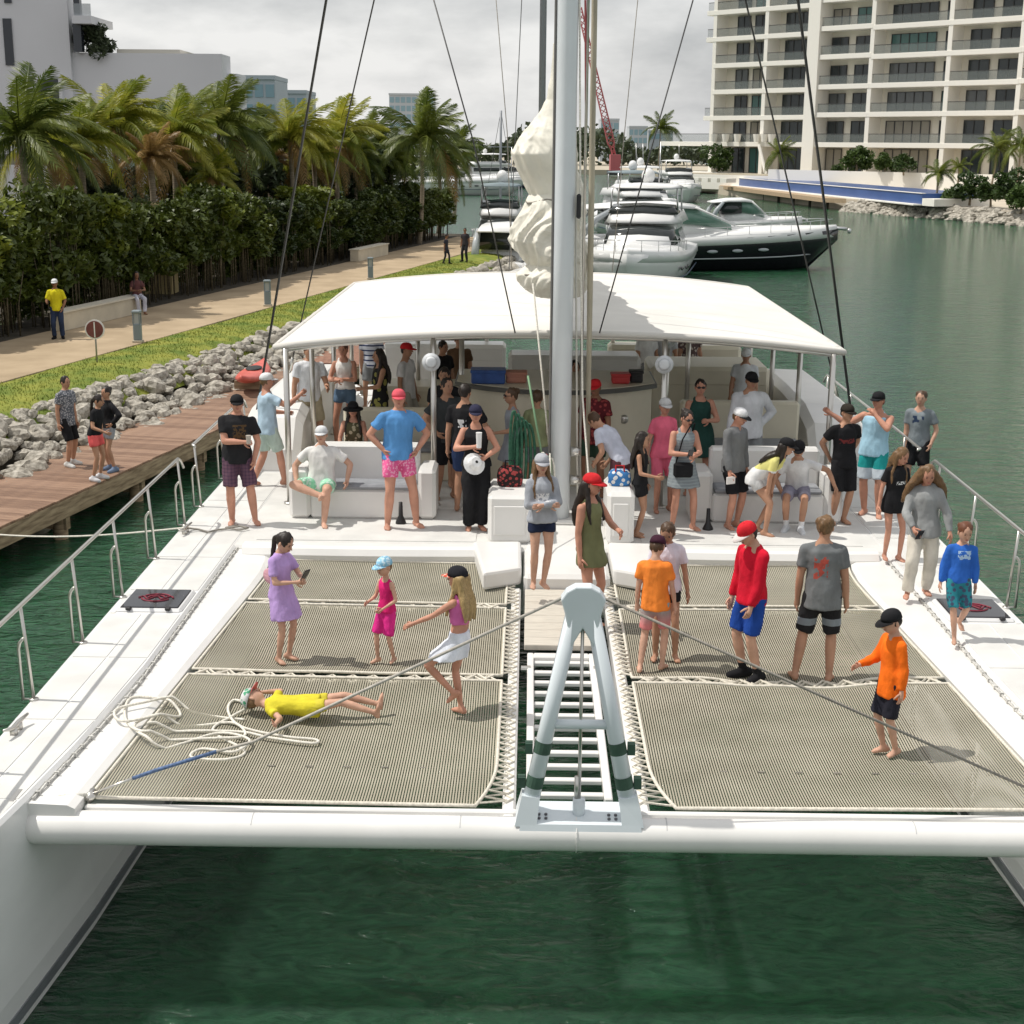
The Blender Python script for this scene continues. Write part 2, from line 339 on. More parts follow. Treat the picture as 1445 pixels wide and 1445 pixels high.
for i,s in enumerate(np.arange(2,64,2.5)):
    f=1-.30*min(1,max(0,(s-20)/45))
    e=empty('hedge_shrub',sh(s,10.9+rnd.uniform(-.15,.15),1.56),ang+rnd.uniform(-.1,.1)+math.pi/2,'dense dark shrub in the second row behind the path hedge','hedge','second row of hedge shrubs'); e.scale=(1,1,f*rnd.uniform(.9,1.05)); link('foliage',hb[i%2],e)
for i,(s,lab) in enumerate(((7.5,'lighter yellow green shrub breaking the hedge line near the white tower'),(15.5,'bright leafed shrub standing above the hedge behind the bench wall'),(22.5,'lighter green shrub bulging from the hedge past the bench wall'),(31,'yellowish shrub breaking the middle of the hedge'),(41,'lighter shrub in the hedge near the port shroud'))):
    e=empty('garden_shrub',sh(s,10.1,1.5),ang+i,lab,'shrub'); e.scale=(1.15,1.15,(1.12,1.0,.95,1.0,.9)[i]); link('foliage',hbr[i%2],e); link('stems',stemv[i%3][0],e)
gt=[leafmass('foliage',130+k,3800,.2,clumps((2.2,1.6),(1.0,4.6),30,.8),FARL if k else HLEAF) for k in range(2)]
tk=MB(); tk.tube([(0,0,-.2),(.1,.05,1.2),(-.05,.1,2.6)],[.16,.12,.06],8); tk.tube([(.1,.05,1.2),(.7,.1,2.6)],[.08,.03],6); tk.tube([(.08,.05,1.3),(-.7,-.2,2.7)],[.08,.03],6); tk=tk.mesh('trunk',[BARK],True)
for i,(s,o,k,lab) in enumerate(((24,15,1.0,'dark rounded tree behind the villa end of the hedge'),(31,14.5,.9,'dark tree behind the hedge below the windblown palms'),(38,15,1.0,'bushy tree behind the hedge between palm trunks'),(44.5,14.6,1.05,'dense dark tree behind the hedge near the port shroud'),(50.5,14.2,1.0,'dark tree under the palms before the skyline block'),(56,13.6,1.05,'dense tree filling the gap under the broad dark palm'),(61,12.6,1.0,'dark tree closing the far end of the hedge'),(48,18,1.1,'dark tree further back under the pale green palms'),(59,17,1.15,'big dark tree behind the broad dark palm'))):
    e=empty('broadleaf_tree',sh(s,o,1.5),i*1.3,lab,'tree'); e.scale=(k,k,k); link('foliage',gt[i%2],e); link('trunk',tk,e)
# palms
def frond(seed,length,droop,m):
    g=random.Random(seed); mb=MB(); N_=32; pts=[]
    for i in range(N_+1):
        t=i/N_; x=length*t*(1-.16*droop*t*t); z=length*(.32*t-droop*.85*t**2.2); y=.12*length*math.sin(seed)*t*t; pts.append(Vector((x,y,z)))
    mb.tube(pts[::2],[.030*(1-.8*i/(N_//2)) for i in range(N_//2+1)],4)
    for i in range(2,N_+1):
        t=i/N_; p=pts[i]; d=(pts[i]-pts[i-1]).normalized(); side=d.cross(Vector((0,0,1))).normalized(); L_=.66*length/2.6*math.sin(math.pi*min(1,.12+t*.88))**.6*g.uniform(.85,1.1)
        for sg in(-1,1):
            for q in(0,.5):
                pp=p-d*(length/N_)*q; a=(side*sg*.75+d*.75+Vector((0,0,g.uniform(-.35,.05)))).normalized(); tip=pp+a*L_+Vector((0,0,-.30*L_*droop-.16*L_)); mid=pp+a*L_*.55+Vector((0,0,-.02)); wv=d*.021*length/2.6
                mb.add([pp-wv,pp+wv,mid+wv*1.2,mid-wv*1.2,tip],[(0,1,2,3),(3,2,4)])
    return mb.mesh('frond',[m])
FR={}
for nm,m in(('g',PLEAF),('d',DPLEAF),('y',DRYL)):
    FR[nm]=[frond(k+(0 if nm=='g' else 11),2.7,dr,m) for k,dr in enumerate((.35,.7,1.05,1.4))]
def palm(base,h,scale,tone,seed,label,group=None,nf=25,lean=.03,dry=2):
    g=random.Random(seed); e=empty('palm_tree',base,0,label,'palm tree',group)
    mb=MB(); top=Vector((h*lean+g.uniform(-.2,.2),g.uniform(-.2,.2),h)); pts=[Vector((0,0,-.2)).lerp(top,t)+Vector((.12*math.sin(3*t),0,0)) for t in np.linspace(0,1,9)]
    mb.tube(pts,[.17,.14,.125,.12,.115,.11,.11,.12,.10],10); mb.obj('trunk',BARK,e,True)
    for i in range(nf):
        t=i/(nf-1); a=i*2.39996+g.uniform(-.3,.3); el=1.25-1.55*t+g.uniform(-.12,.12)   # elevation from erect to hanging
        kind='y' if i>=nf-dry else tone
        a=math.atan2(math.sin(a),math.cos(a)+.62*(1 if t<.75 else .2))   # combed by the wind to the right
        k=min(3,max(0,int(t*3.2+g.uniform(-.5,.8)))); ob=link('frond',FR[kind][k],e); ob.location=top; ob.rotation_euler=(g.uniform(-.5,.5),-el*.75,a); ob.scale=(scale*g.uniform(.85,1.1),)*3
    return e
def palm_px(u,v,y,scale,tone,seed,label,**k):
    v=v-8 if y<110 else v; p=atY(u,v,y); gz=k.pop('gz',1.5); return palm((p[0],p[1],gz),p[2]-gz,scale,tone,seed,label,**k)
PG='coconut palms behind the hedge'
for i,(u,v,y,sc,tone,lab) in enumerate((
 (22,205,46,1.05,'d','dark leaning coconut palm beside the white tower above the hedge'),
 (160,190,57,1.02,'g','bright yellow green coconut palm in front of the low white wing'),
 (72,232,50,.6,'g','small low palm with arching pale fronds just above the hedge'),
 (236,205,60,1.0,'g','coconut palm with browning lower fronds behind the hedge middle'),
 (205,232,54,.55,'y','short withered palm with hanging brown fronds above the hedge'),
 (302,192,64,1.05,'d','dark windblown coconut palm near the end of the white wing'),
 (405,205,70,1.0,'g','yellow green coconut palm seen through the port shroud'),
 (352,212,78,.8,'d','shaded slim palm behind the hedge between two brighter palms'),
 (468,205,76,1.08,'g','coconut palm with orange brown skirt of dead fronds'),
 (520,210,84,.9,'d','slender dark palm next to the broad dark palm'),
 (590,205,80,1.2,'d','broad dark green palm at the far end of the hedge'),
 (640,222,105,.9,'d','distant dark palm beyond the end of the path'),
 (105,212,52,0.82,'g','leaning palm with drooping fronds left of the bright yellow green palm'),
 (52,216,54,0.86,'g','tall green palm against the white tower wall'),
 (202,204,63,0.86,'d','dark palm crown rising behind the bright yellow green palm'),
 (268,218,66,0.86,'g','green palm crown between the browning palm and the dark windblown palm'),
 (340,216,70,0.90,'d','dark full palm crown touching the end of the white wing'),
 (376,241,72,0.60,'y','palm with mostly brown hanging fronds near the port shroud'),
 (438,231,73,0.86,'g','pale green palm between the two shrouds on the port side'),
 (498,233,79,0.90,'d','dense dark palm crown below the blue grey skyline block'),
 (548,238,84,0.86,'d','dark drooping palm left of the broad dark palm'),
 (618,240,90,0.90,'d','dark palm crown right of the broad dark palm'),
 (455,237,82,0.60,'g','low yellowing palm just above the far hedge'),
 (290,258,60,0.52,'g','low young palm with arching fronds above the middle of the hedge'))):
    palm_px(u,v,y,sc,tone,30+i,lab,group=PG,dry=3 if tone!='d' else 1)
# left white building
WHT=mat('white_render',(.66,.66,.68),.8,var=.04,vscale=.15)
GLD=mat('dark_window',(.03,.035,.045),.1,spec=.6)
lb=empty('white_tower_building',(0,0,0),0,'tall shaded white apartment block with low wing behind the palms','building')
def pbox(name,u0,u1,v0,v1,y,dep,m,parent,z0=None):
    a=atY(u0,v1,y); b_=atY(u1,v0,y); c=atY(u1,v1,y); mb=MB(); mb.box(a[0],c[0],y,y+dep,(z0 if z0 is not None else a[2]),b_[2]); o=mb.obj(name,m,parent); return o
pbox('tower_wall',-260,104,-220,150,96,2.0,WHT,lb,1.5); pbox('low_wing',103.5,315,76,150,96.4,3,WHT,lb,1.5); pbox('end_block',314.5,337,104,160,98,3,WHT,lb,1.5); pbox('roof_slab',165,254,70,78,97.5,6,mat('pale_roof',(.55,.52,.45),.8),lb)
pbox('window',8,20,26,92,95.9,.3,GLD,lb); pbox('window',6,16,-30,4,95.9,.3,GLD,lb); pbox('window',55,85,112,150,95.8,.3,GLD,lb)
pbox('balcony_slab',102,129,22,33,95,5,WHT,lb); pbox('balcony_glass',104,128,5,22,95.1,.1,mat('balcony_glass',(.35,.38,.40),.1,alpha=.5),lb); pbox('balcony_opening',104.5,113,-40,22,95.7,.5,GLD,lb); pbox('terrace_opening',104.5,116,33,73,95.7,.6,GLD,lb)
pbox('window_frame',84.5,89,108,150,95.6,.5,WHT,lb)
p=atY(138,66,97); e=empty('roof_shrub',(p[0],p[1],p[2]-.6),0,'dark bushy planting on the roof terrace of the white building','shrub'); link('foliage',leafmass('foliage',77,1500,.2,clumps((1.1,.8),(.3,1.9),14,.6),FARL),e)
vb=empty('low_villa',(0,0,0),0,'low white villa with pale green glass awning behind the hedge','building')
pbox('wall',90,236,222,290,70,6,WHT,vb,1.5); pbox('glass_awning',95,182,226,240,67.5,2.5,mat('green_glass',(.35,.52,.48),.15),vb); pbox('window',146,165,243,258,69.9,.2,GLD,vb); pbox('wall',300,372,200,262,74,5,WHT,vb,1.5); pbox('window',225,300,240,262,72,.2,GLD,vb); pbox('roof',-40,60,218,232,62,6,mat('grey_roof',(.2,.2,.2),.7),vb); pbox('planter_wall',196,238,288,303,52,1,mat('ochre_wall',(.45,.36,.18),.8),vb,1.5); pbox('parasol_roof',372,440,222,238,80,5,mat('pale_parasol',(.72,.68,.6),.8),vb)
# promenade furniture: bench wall, sign, bollards
def bench_wall(s0,s1,label):
    e=empty('stone_bench',sh(s0,8.6,1.6),0,label,'bench'); q=[sh(s0,8.45,0),sh(s1,8.45,0),sh(s1,8.85,0),sh(s0,8.85,0)]
    mb=MB(); x=Vector(e.location); mb.add([(a[0]-x.x,a[1]-x.y,z) for z in(0,.5) for a in q],[(0,1,5,4),(1,2,6,5),(2,3,7,6),(3,0,4,7),(4,5,6,7)]); o=mb.obj('seat_block',mat('bench_render',(.55,.49,.38),.8,var=.08,vscale=2),e)
    mb=MB(); mb.add([(a[0]-x.x,a[1]-x.y,z) for z in(.503,.55) for a in [sh(s0-.03,8.40,0),sh(s1+.03,8.40,0),sh(s1+.03,8.9,0),sh(s0-.03,8.9,0)]],[(0,1,5,4),(1,2,6,5),(2,3,7,6),(3,0,4,7),(4,5,6,7)]); mb.obj('coping',mat('bench_coping',(.6,.55,.45),.8),e)
bench_wall(17.2,22.0,'low rendered bench wall with a woman sitting on its end'); bench_wall(43.5,48,'low rendered bench wall at the far end of the hedge')
p=at(137,512,1.58); e=empty('round_sign',tuple(p),0,'round dark red sign with white rim on a post in the lawn','sign')
mb=MB(); mb.tube([(0,0,0),(0,0,1.05)],.022,8); mb.obj('post',mat('sign_post',(.35,.35,.35),.5,metal=.5),e,True)
mb=MB(); mb.tube([(0,-.03,.82),(0,-.012,.82)],.24,24); pl=mb.obj('plate',mat('sign_white',(.75,.74,.72),.5),e); mb=MB(); mb.tube([(0,-.045,.82),(0,-.031,.82)],.205,24); mb.obj('face',mat('sign_red',(.16,.045,.04),.5,var=.2,vscale=6),pl)
mb=MB(); mb.box(-.014,.014,-.052,-.046,.63,1.0); mb.obj('bar',mat('sign_white',()),pl)
for u,v,lab in((195,483,'grey louvred bollard light on the lawn edge near the round sign'),(378,432,'grey bollard light farther along the path beside the port shroud'),(523,394,'distant bollard light by the far bench wall')):
    p=at(u,v,1.6); e=empty('bollard_light',tuple(p),0,lab,'bollard','bollard lights along the path')
    mb=MB(); mb.box(-.13,.13,-.13,.13,0,.06,bev=.01); mb.obj('base',SANDY,e); mb=MB(); mb.box(-.10,.10,-.10,.10,.06,.5,bev=.02); mb.obj('body',mat('bollard_grey',(.20,.24,.26),.5),e)
    for x in(-.085,.085):
        for y in(-.085,.085): mb=MB(); mb.box(x-.015,x+.015,y-.015,y+.015,.5,.78); mb.obj('pillar',mat('bollard_grey',()),e)
    mb=MB(); mb.box(-.06,.06,-.06,.06,.5,.78); mb.obj('lens',mat('lens_grey',(.4,.42,.42),.3),e); mb=MB(); mb.box(-.115,.115,-.115,.115,.78,.86,bev=.02); mb.obj('cap',mat('bollard_grey',()),e)
# red kayak on the dock by the stern
p=at(358,545,.86); e=empty('red_kayak',tuple(p),ang+.2,'coral red sit-on kayak lying on the dock near the awning corner','kayak')
mb=MB(); rgk=[]
for t in np.linspace(-1,1,13):
    w_=.36*(1-abs(t)**2.4)+.02; hh=.14*(1-.5*t*t); rgk.append([(w_*math.cos(a),1.5*t,.30+.14*abs(t)**3+hh*math.sin(a)) for a in np.linspace(0,2*math.pi,12,endpoint=False)])
mb.rings(rgk[::-1]); mb.obj('kayak_hull',mat('coral_plastic',(.62,.13,.10),.4,var=.1),e,True)
for t in(-.4,.4): mb=MB(); mb.box(-.4,.4,t-.05,t+.05,0,.2); mb.obj('trestle',WOODE,e)
mb=MB(); mb.ell((0,.1,.45),.2,.4,.04); mb.obj('seat_pad',mat('kayak_black',(.03,.03,.03),.6),e,True)
# far shore
mb=MB(); mb.add([(-700,330,-1),(60,352,-1),(60,352,1.1),(-700,330,1.1),(60,2500,1.3),(-700,2500,1.3)],[(0,1,2,3),(3,2,4,5)]); tag(mb.obj('far_shore',SANDY),kind='structure')
g=np.random.default_rng(5); n=26000
x=g.uniform(-190,330,n); top=6.0+2.2*np.sin(x*.11)+2.0*np.sin(x*.043+1)+1.2*np.sin(x*.29); yv=430+g.uniform(-14,14,n)+.15*np.abs(x); z=1+top*np.sqrt(g.uniform(0,1,n))*g.uniform(.8,1.25,n)
P=np.c_[x,yv,z]; nr=g.normal(0,1,(n,3)); nr/=np.linalg.norm(nr,axis=1)[:,None]; r1=g.normal(0,1,(n,3)); u_=np.cross(nr,r1); u_/=np.linalg.norm(u_,axis=1)[:,None]; w_=np.cross(nr,u_); sz=g.uniform(.5,1.2,n)[:,None]
V=np.empty((n,4,3)); V[:,0]=P-u_*sz; V[:,1]=P-w_*sz*.7; V[:,2]=P+u_*sz; V[:,3]=P+w_*sz*.7
tag(link('far_woods',quadobj('far_woods',V.reshape(-1,3),np.arange(n*4).reshape(-1,4),FARL)),'distant dark tree belt along the far shore','trees',kind='stuff')
FB=mat('hazy_building',(.42,.46,.50),.8,var=.05,vscale=.05); FG=mat('hazy_glass',(.22,.34,.40),.3)
def farb(u0,u1,v0,y,label,gl=None,nwx=6,nwz=3):
    a=atY(u0,v0,y); b_=atY(u1,v0,y); e=empty('distant_building',((a[0]+b_[0])/2,y,1),0,label,'building'); w2=(b_[0]-a[0])/2; h=a[2]-1
    mb=MB(); mb.box(-w2,w2,0,14,0,h); mb.obj('wall',FB,e)
    mb=MB(); mb.box(-w2*1.02,w2*1.02,-.3,14.3,h+.01,h+.7); mb.obj('roof',FB,e)
    for j in range(nwz):
        for i in range(nwx):
            x0=-w2+2*w2*(i+.12)/nwx; x1=-w2+2*w2*(i+.88)/nwx; z1=h-.8-j*3.3; mb=MB(); mb.box(x0,x1,-.12,.05,z1-2.1,z1); mb.obj('window',FG,e)
farb(549,612,134,600,'blue grey glazed block on the skyline above the palms',nwx=8,nwz=4)
farb(342,388,112,260,'grey block behind the white wing and the palms',nwx=3); farb(388,432,132,300,'stepped grey block between the palms and the shroud',nwx=3)
farb(848,874,170,520,'small grey block beside the red crane boom',nwx=3,nwz=2); farb(888,914,180,620,'pale block low on the skyline above the tree belt',nwx=4,nwz=2); farb(915,950,186,640,'pale flat block just above the far trees',nwx=4,nwz=1)
# red crane
p=atY(868,226,330); cr_=empty('lattice_crane',tuple(p),0,'red lattice boom crane standing on the far shore','crane'); CR=mat('crane_red',(.50,.13,.14),.5)
b0=Vector((0,0,0)); b1=Vector(atY(828,55,330))-Vector(p); b1=b1*1.25
mb=MB(); d=(b1-b0).normalized(); sx=Vector((1,0,0)); sx=(sx-d*sx.dot(d)).normalized(); sy=d.cross(sx); Lb=(b1-b0).length; NB=26; ch=[[],[],[],[]]
for i in range(NB+1):
    t=i/NB; w_=(1.1 if t>.08 else .5)*(1-.45*t)
    for k,(a,c) in enumerate(((-1,-1),(1,-1),(1,1),(-1,1))): ch[k].append(b0+d*Lb*t+sx*a*w_*.7+sy*c*w_*.7)
for k in range(4): mb.tube(ch[k],.13,5)
bm=mb.obj('boom',CR,cr_); mb=MB()
for i in range(NB):
    for k in range(4): mb.tube([ch[k][i],ch[(k+1)%4][i+1]],.09,4)
mb.obj('lacing',CR,bm)
mb=MB(); mb.box(-1.1,1.1,-2,3,-2.2,1.2); mb.obj('cab',CR,cr_); mb=MB(); mb.box(-1.6,1.6,-2.5,3.5,-3.2,-2.22); mb.obj('tracks',mat('dark_steel',(.05,.05,.05),.7),cr_)
# ---------------------------------------------------------------- condominium on the right
CW=mat('condo_cream',(.80,.75,.65),.75,var=.04,vscale=.2); CWS=mat('condo_slab_white',(.84,.81,.74),.7); CGL=mat('condo_glass',(.035,.045,.05),.08,spec=.6); CGT=mat('condo_teal_glass',(.07,.16,.15),.1); CGR=mat('condo_grey_glass',(.11,.12,.125),.08,spec=.6); CUR=mat('condo_curtain',(.30,.28,.24),.7); FRM=mat('condo_frame',(.05,.05,.05),.5); BAL=mat('condo_balustrade',(.24,.27,.26),.12,alpha=.26)  # CGR: pale grey reflection painted into the pane colour
KS=1.15; cx0,cy0=25.6*KS,196.*KS; cz0=6.85+(3.4-6.85)*KS; ca=math.atan2(-.757,.653)
con=empty('condominium',(cx0,cy0,cz0),ca,'cream mid-rise condominium with stacked white balcony slabs across the water','building'); con.scale=(KS,)*3
FZ=[7.05-3.4+3.25*k for k in range(9)]; colt=[0,8.5,16.0,24.4,34.8,43.7,54,64]; wins={0:[(2.0,4.0),(4.9,8.2)],1:[(9.9,15.0)],2:[(17.1,19.4),(20.6,24.1)],3:[(25.6,31.6),(32.9,34.5)],4:[(36.1,38.6),(39.8,43.4)],5:[(45.2,50.8),(51.7,53.6)],6:[(55.4,57.8),(59,63.6)]}
mb=MB(); mb.box(0.02,64,2.2,14,0,FZ[-1]+3,); mb.obj('wall',CW,con)
mb=MB(); mb.box(-.2,.0,1.2,14,0,FZ[-1]+3); mb.obj('side_wall',CWS,con)
g=random.Random(4)
for k,z in enumerate(FZ):
    segs=[(0,8.5,0),(8.5,15.1,0),(16.9,24.4,.25 if k<3 else .45),(24.4,43.7,.25),(43.7,64,.3)]
    if k<1: segs=[(-9,64,.0)]
    for a,b_,dz in segs:
        a2=a-1.4 if (a==0 and k not in(2,3)) else a
        mb=MB(); mb.box(a2,b_+.0,-.15,2.25,z-.28+dz,z+.28+dz,bev=.02); mb.obj('balcony_slab',CWS,con)
        if k<8:
            mb=MB(); mb.box(a2+.1,b_-.1,.0,.04,z+.29+dz,z+1.25+dz); bo=mb.obj('balustrade',BAL,con); mb=MB(); mb.box(a2+.1,b_-.1,-.02,.06,z+1.25+dz,z+1.31+dz); mb.obj('handrail',FRM,bo)
for k in range(9):
    z0=FZ[k-1]+.32 if k>0 else .1; z1=FZ[k]-.32
    for bi_,ws in wins.items():
        for a,b_ in ws:
            wm=g.choice((CGL,CGL,CGL,CGT if bi_ in(0,2,3) else CGL,CUR if g.random()<.55 else CGL,CGR))
            mb=MB(); mb.box(a,b_,2.05,2.19,z0,z1-.12); wo=mb.obj('window',wm,con); nm=max(1,round((b_-a)/1.15)); mb=MB()
            for i in range(nm+1): x=a+(b_-a)*i/nm; mb.box(x-.05,x+.05,1.98,2.05,z0,z1-.12)
            mb.box(a,b_,1.985,2.045,z1-.2,z1-.12); mb.obj('frame',FRM,wo)
for i,t in enumerate(colt):
    w_=.16 if i!=2 else .75
    mb=MB(); mb.box(t-w_-.12,t+w_+.12,-.10 if i!=2 else -.35,2.24,0,FZ[-1]+2.9); mb.obj('fin_column',CWS,con)
for t in(10.2,11.4,12.6,3,5,7):   # white pots on the podium terrace
    mb=MB(); mb.tube([(t-2,-.6,3.95),(t-2,-.6,4.9)],[.35,.5],10); mb.obj('planter',CWS,con)
mb=MB(); mb.tube([(10.3,-1.0,0),(8.6,-.6,3.6)],.22,8); mb.obj('raking_column',CWS,con)
# terrace, quay, pool
Q=[(46.7+18,135.5-46),(46.7,135.5),(37.2,164.4),(29.6,215),(26.5,255),(25.5,300)]
def off(q,d,z): return (q[0]+d*.93,q[1]+d*.36,z)
mb=MB(); mb.rings([[(q[0],q[1],-1),(q[0],q[1],1.2),off(q,4.6,1.25),off(q,4.7,1.25),off(q,60,2.4),off(q,400,3)] for q in Q],cap=False,loop=False); tag(mb.obj('quay',mat('quay_concrete',(.55,.48,.38),.85,var=.1,vscale=.3)),kind='structure')
POOL=mat('pool_tile',(.03,.075,.23),.3,col2=(.045,.10,.28),vscale=.4)
pw=empty('pool_wall',(40.6,148,1.23),0,'long blue tiled infinity pool wall on the quay','pool'); A=Vector((0,0,0)); B=Vector((31.6-40.6,216-148,0)); nn=Vector((B.y,-B.x,0)).normalized()*-1
def prism(pts,z0,z1,m,name,par): 
    k=len(pts); mb=MB(); mb.add([(p[0],p[1],z0) for p in pts]+[(p[0],p[1],z1) for p in pts],[tuple(range(k,2*k)),tuple(range(k-1,-1,-1))]+[(i,(i+1)%k,k+(i+1)%k,k+i) for i in range(k)]); return mb.obj(name,m,par)
W7=-nn*7
prism([A,A+W7,B+W7,B],0,1.15,POOL,'tile_wall',pw); prism([A+nn*.1-nn*.45,A+nn*.1,B+nn*.1,B+nn*.1-nn*.45],1.153,1.20,CWS,'coping',pw); prism([A+nn*.9,A+nn*.02,B+nn*.02,B+nn*.9],.0,.12,CWS,'gutter',pw)
prism([A+Vector((.5,-2.5,0)),A+W7+Vector((0,-.6,0)),A+W7+Vector((0,-.02,0)),A+Vector((0,-.02,0))],0,.7,CWS,'end_ramp',pw)
tw=empty('terrace_wall',(cx0,cy0,cz0),ca,'long low white garden wall in front of the condominium','wall'); tw.scale=(KS,)*3
mb=MB(); mb.box(16,64,-7.5,-7.1,-1.9,.75); mb.obj('wall',CWS,tw); mb=MB(); mb.box(-2,15.7,-5.5,-5.1,-1.9,-.1); mb.obj('wall',CWS,tw); mb=MB(); mb.box(-6,64,-5,2,-2.2,.02); mb.obj('podium_floor',SANDY,tw); mb=MB(); mb.box(-9,4,-3,2,-.5,.1); mb.obj('landing',CWS,tw)
for i in range(7):
    mb=MB(); mb.box(2+i*1.5,3+i*1.5,-10.4,-8.6,-.9,-.4); mb.obj('sun_bed',CWS,tw)
# quay pier and rocks
pr=empty('timber_pier',(27,250,0),0,'dark timber jetty under the pool quay','pier')
for i in range(15):
    t=i/14; q=(36.3-(36.3-27.0)*t-.9-27,168+(262-168)*t-250); mb=MB(); mb.tube([(q[0],q[1],-1),(q[0],q[1],.8)],.17,6); mb.obj('pile',mat('dark_pile',(.06,.05,.04),.8),pr)
prism([(36.6-27,164-250),(34.4-27,166-250),(25-27,264-250),(27-27,264-250)],.8,1.28,mat('pier_deck',(.42,.31,.20),.8,var=.1),'deck',pr)
mb=MB()
for i in range(900):
    t=g.random()**.8; a=Vector((64,90,0)).lerp(Vector((37.6,163,0)),t); me=rmesh[g.randrange(9)]; r=g.uniform(.35,.75); zz=g.uniform(0,1.25); T=Matrix.Translation(a+Vector((-.93,-.36,0))*(1.9-1.4*zz)+Vector((0,0,zz-.1)))@Matrix.Rotation(g.uniform(0,6),4,'Z')@Matrix.Diagonal((r,r,r*.8,1)); mb.add([T@v.co for v in me.vertices],[tuple(p.vertices) for p in me.polygons])
tag(mb.obj('quay_rocks',ROCKM),'rough boulder revetment below the pool quay','rocks',kind='stuff')
# planting on the right shore
sv=[leafmass('foliage',40+k,1500,.16,clumps((.9,.9),(.5,1.7),14,.5),DLEAF) for k in range(3)]
stm=MB(); stm.tube([(0,0,-.1),(.05,0,.6),(0,.05,1.3)],[.09,.07,.04],7); stm=stm.mesh('stem',[BARK],True)
for u,v,y,s_,lab in((1012,246,222,2.1,'round small tree below the condominium podium corner'),(1208,247,197,1.9,'round small tree against the white garden wall'),(1248,246,192,1.4,'slim shrub beside the round tree at the white wall'),(1275,246,188,1.3,'thin young tree in front of the white wall'),(1180,248,200,.9,'small low bush at the foot of the white wall'),(1368,288,146,1.5,'rounded bush beside the pool wall end'),(1398,290,143,1.3,'dense dark bush next to the corner palm'),(1428,288,140,1.6,'large dark bush at the quay corner'),(1345,291,148,1.1,'low bush on the quay near the pool ramp'),(1440,300,136,1.3,'low dark shrub above the boulder revetment')):
    p=atY(u,v,y); e=empty('garden_shrub',tuple(p),rnd.uniform(0,6),lab,'shrub','garden shrubs by the condominium'); e.scale=(s_,s_,s_); link('foliage',sv[rnd.randrange(3)],e); link('stem',stm,e)
for i,(u,v,y,sc,lab,gz) in enumerate(((1098,217,206,1.05,'fan of palm fronds in front of the condominium podium',2.4),(1322,246,150,.75,'short dark palm at the end of the pool wall',1.3),(1402,210,168,1.25,'tall palm in front of the right hand balconies',2.0),(1438,205,164,1.15,'leafy palm at the edge of the garden wall',2.0),(930,182,330,1.9,'lone tall palm on the far shore',1.2),(1352,236,172,.6,'small palm behind the pool wall',2.2))):
    palm_px(u,v,y,sc,'d',60+i,lab,gz=gz,nf=18,dry=0,group='palms on the far side of the water')
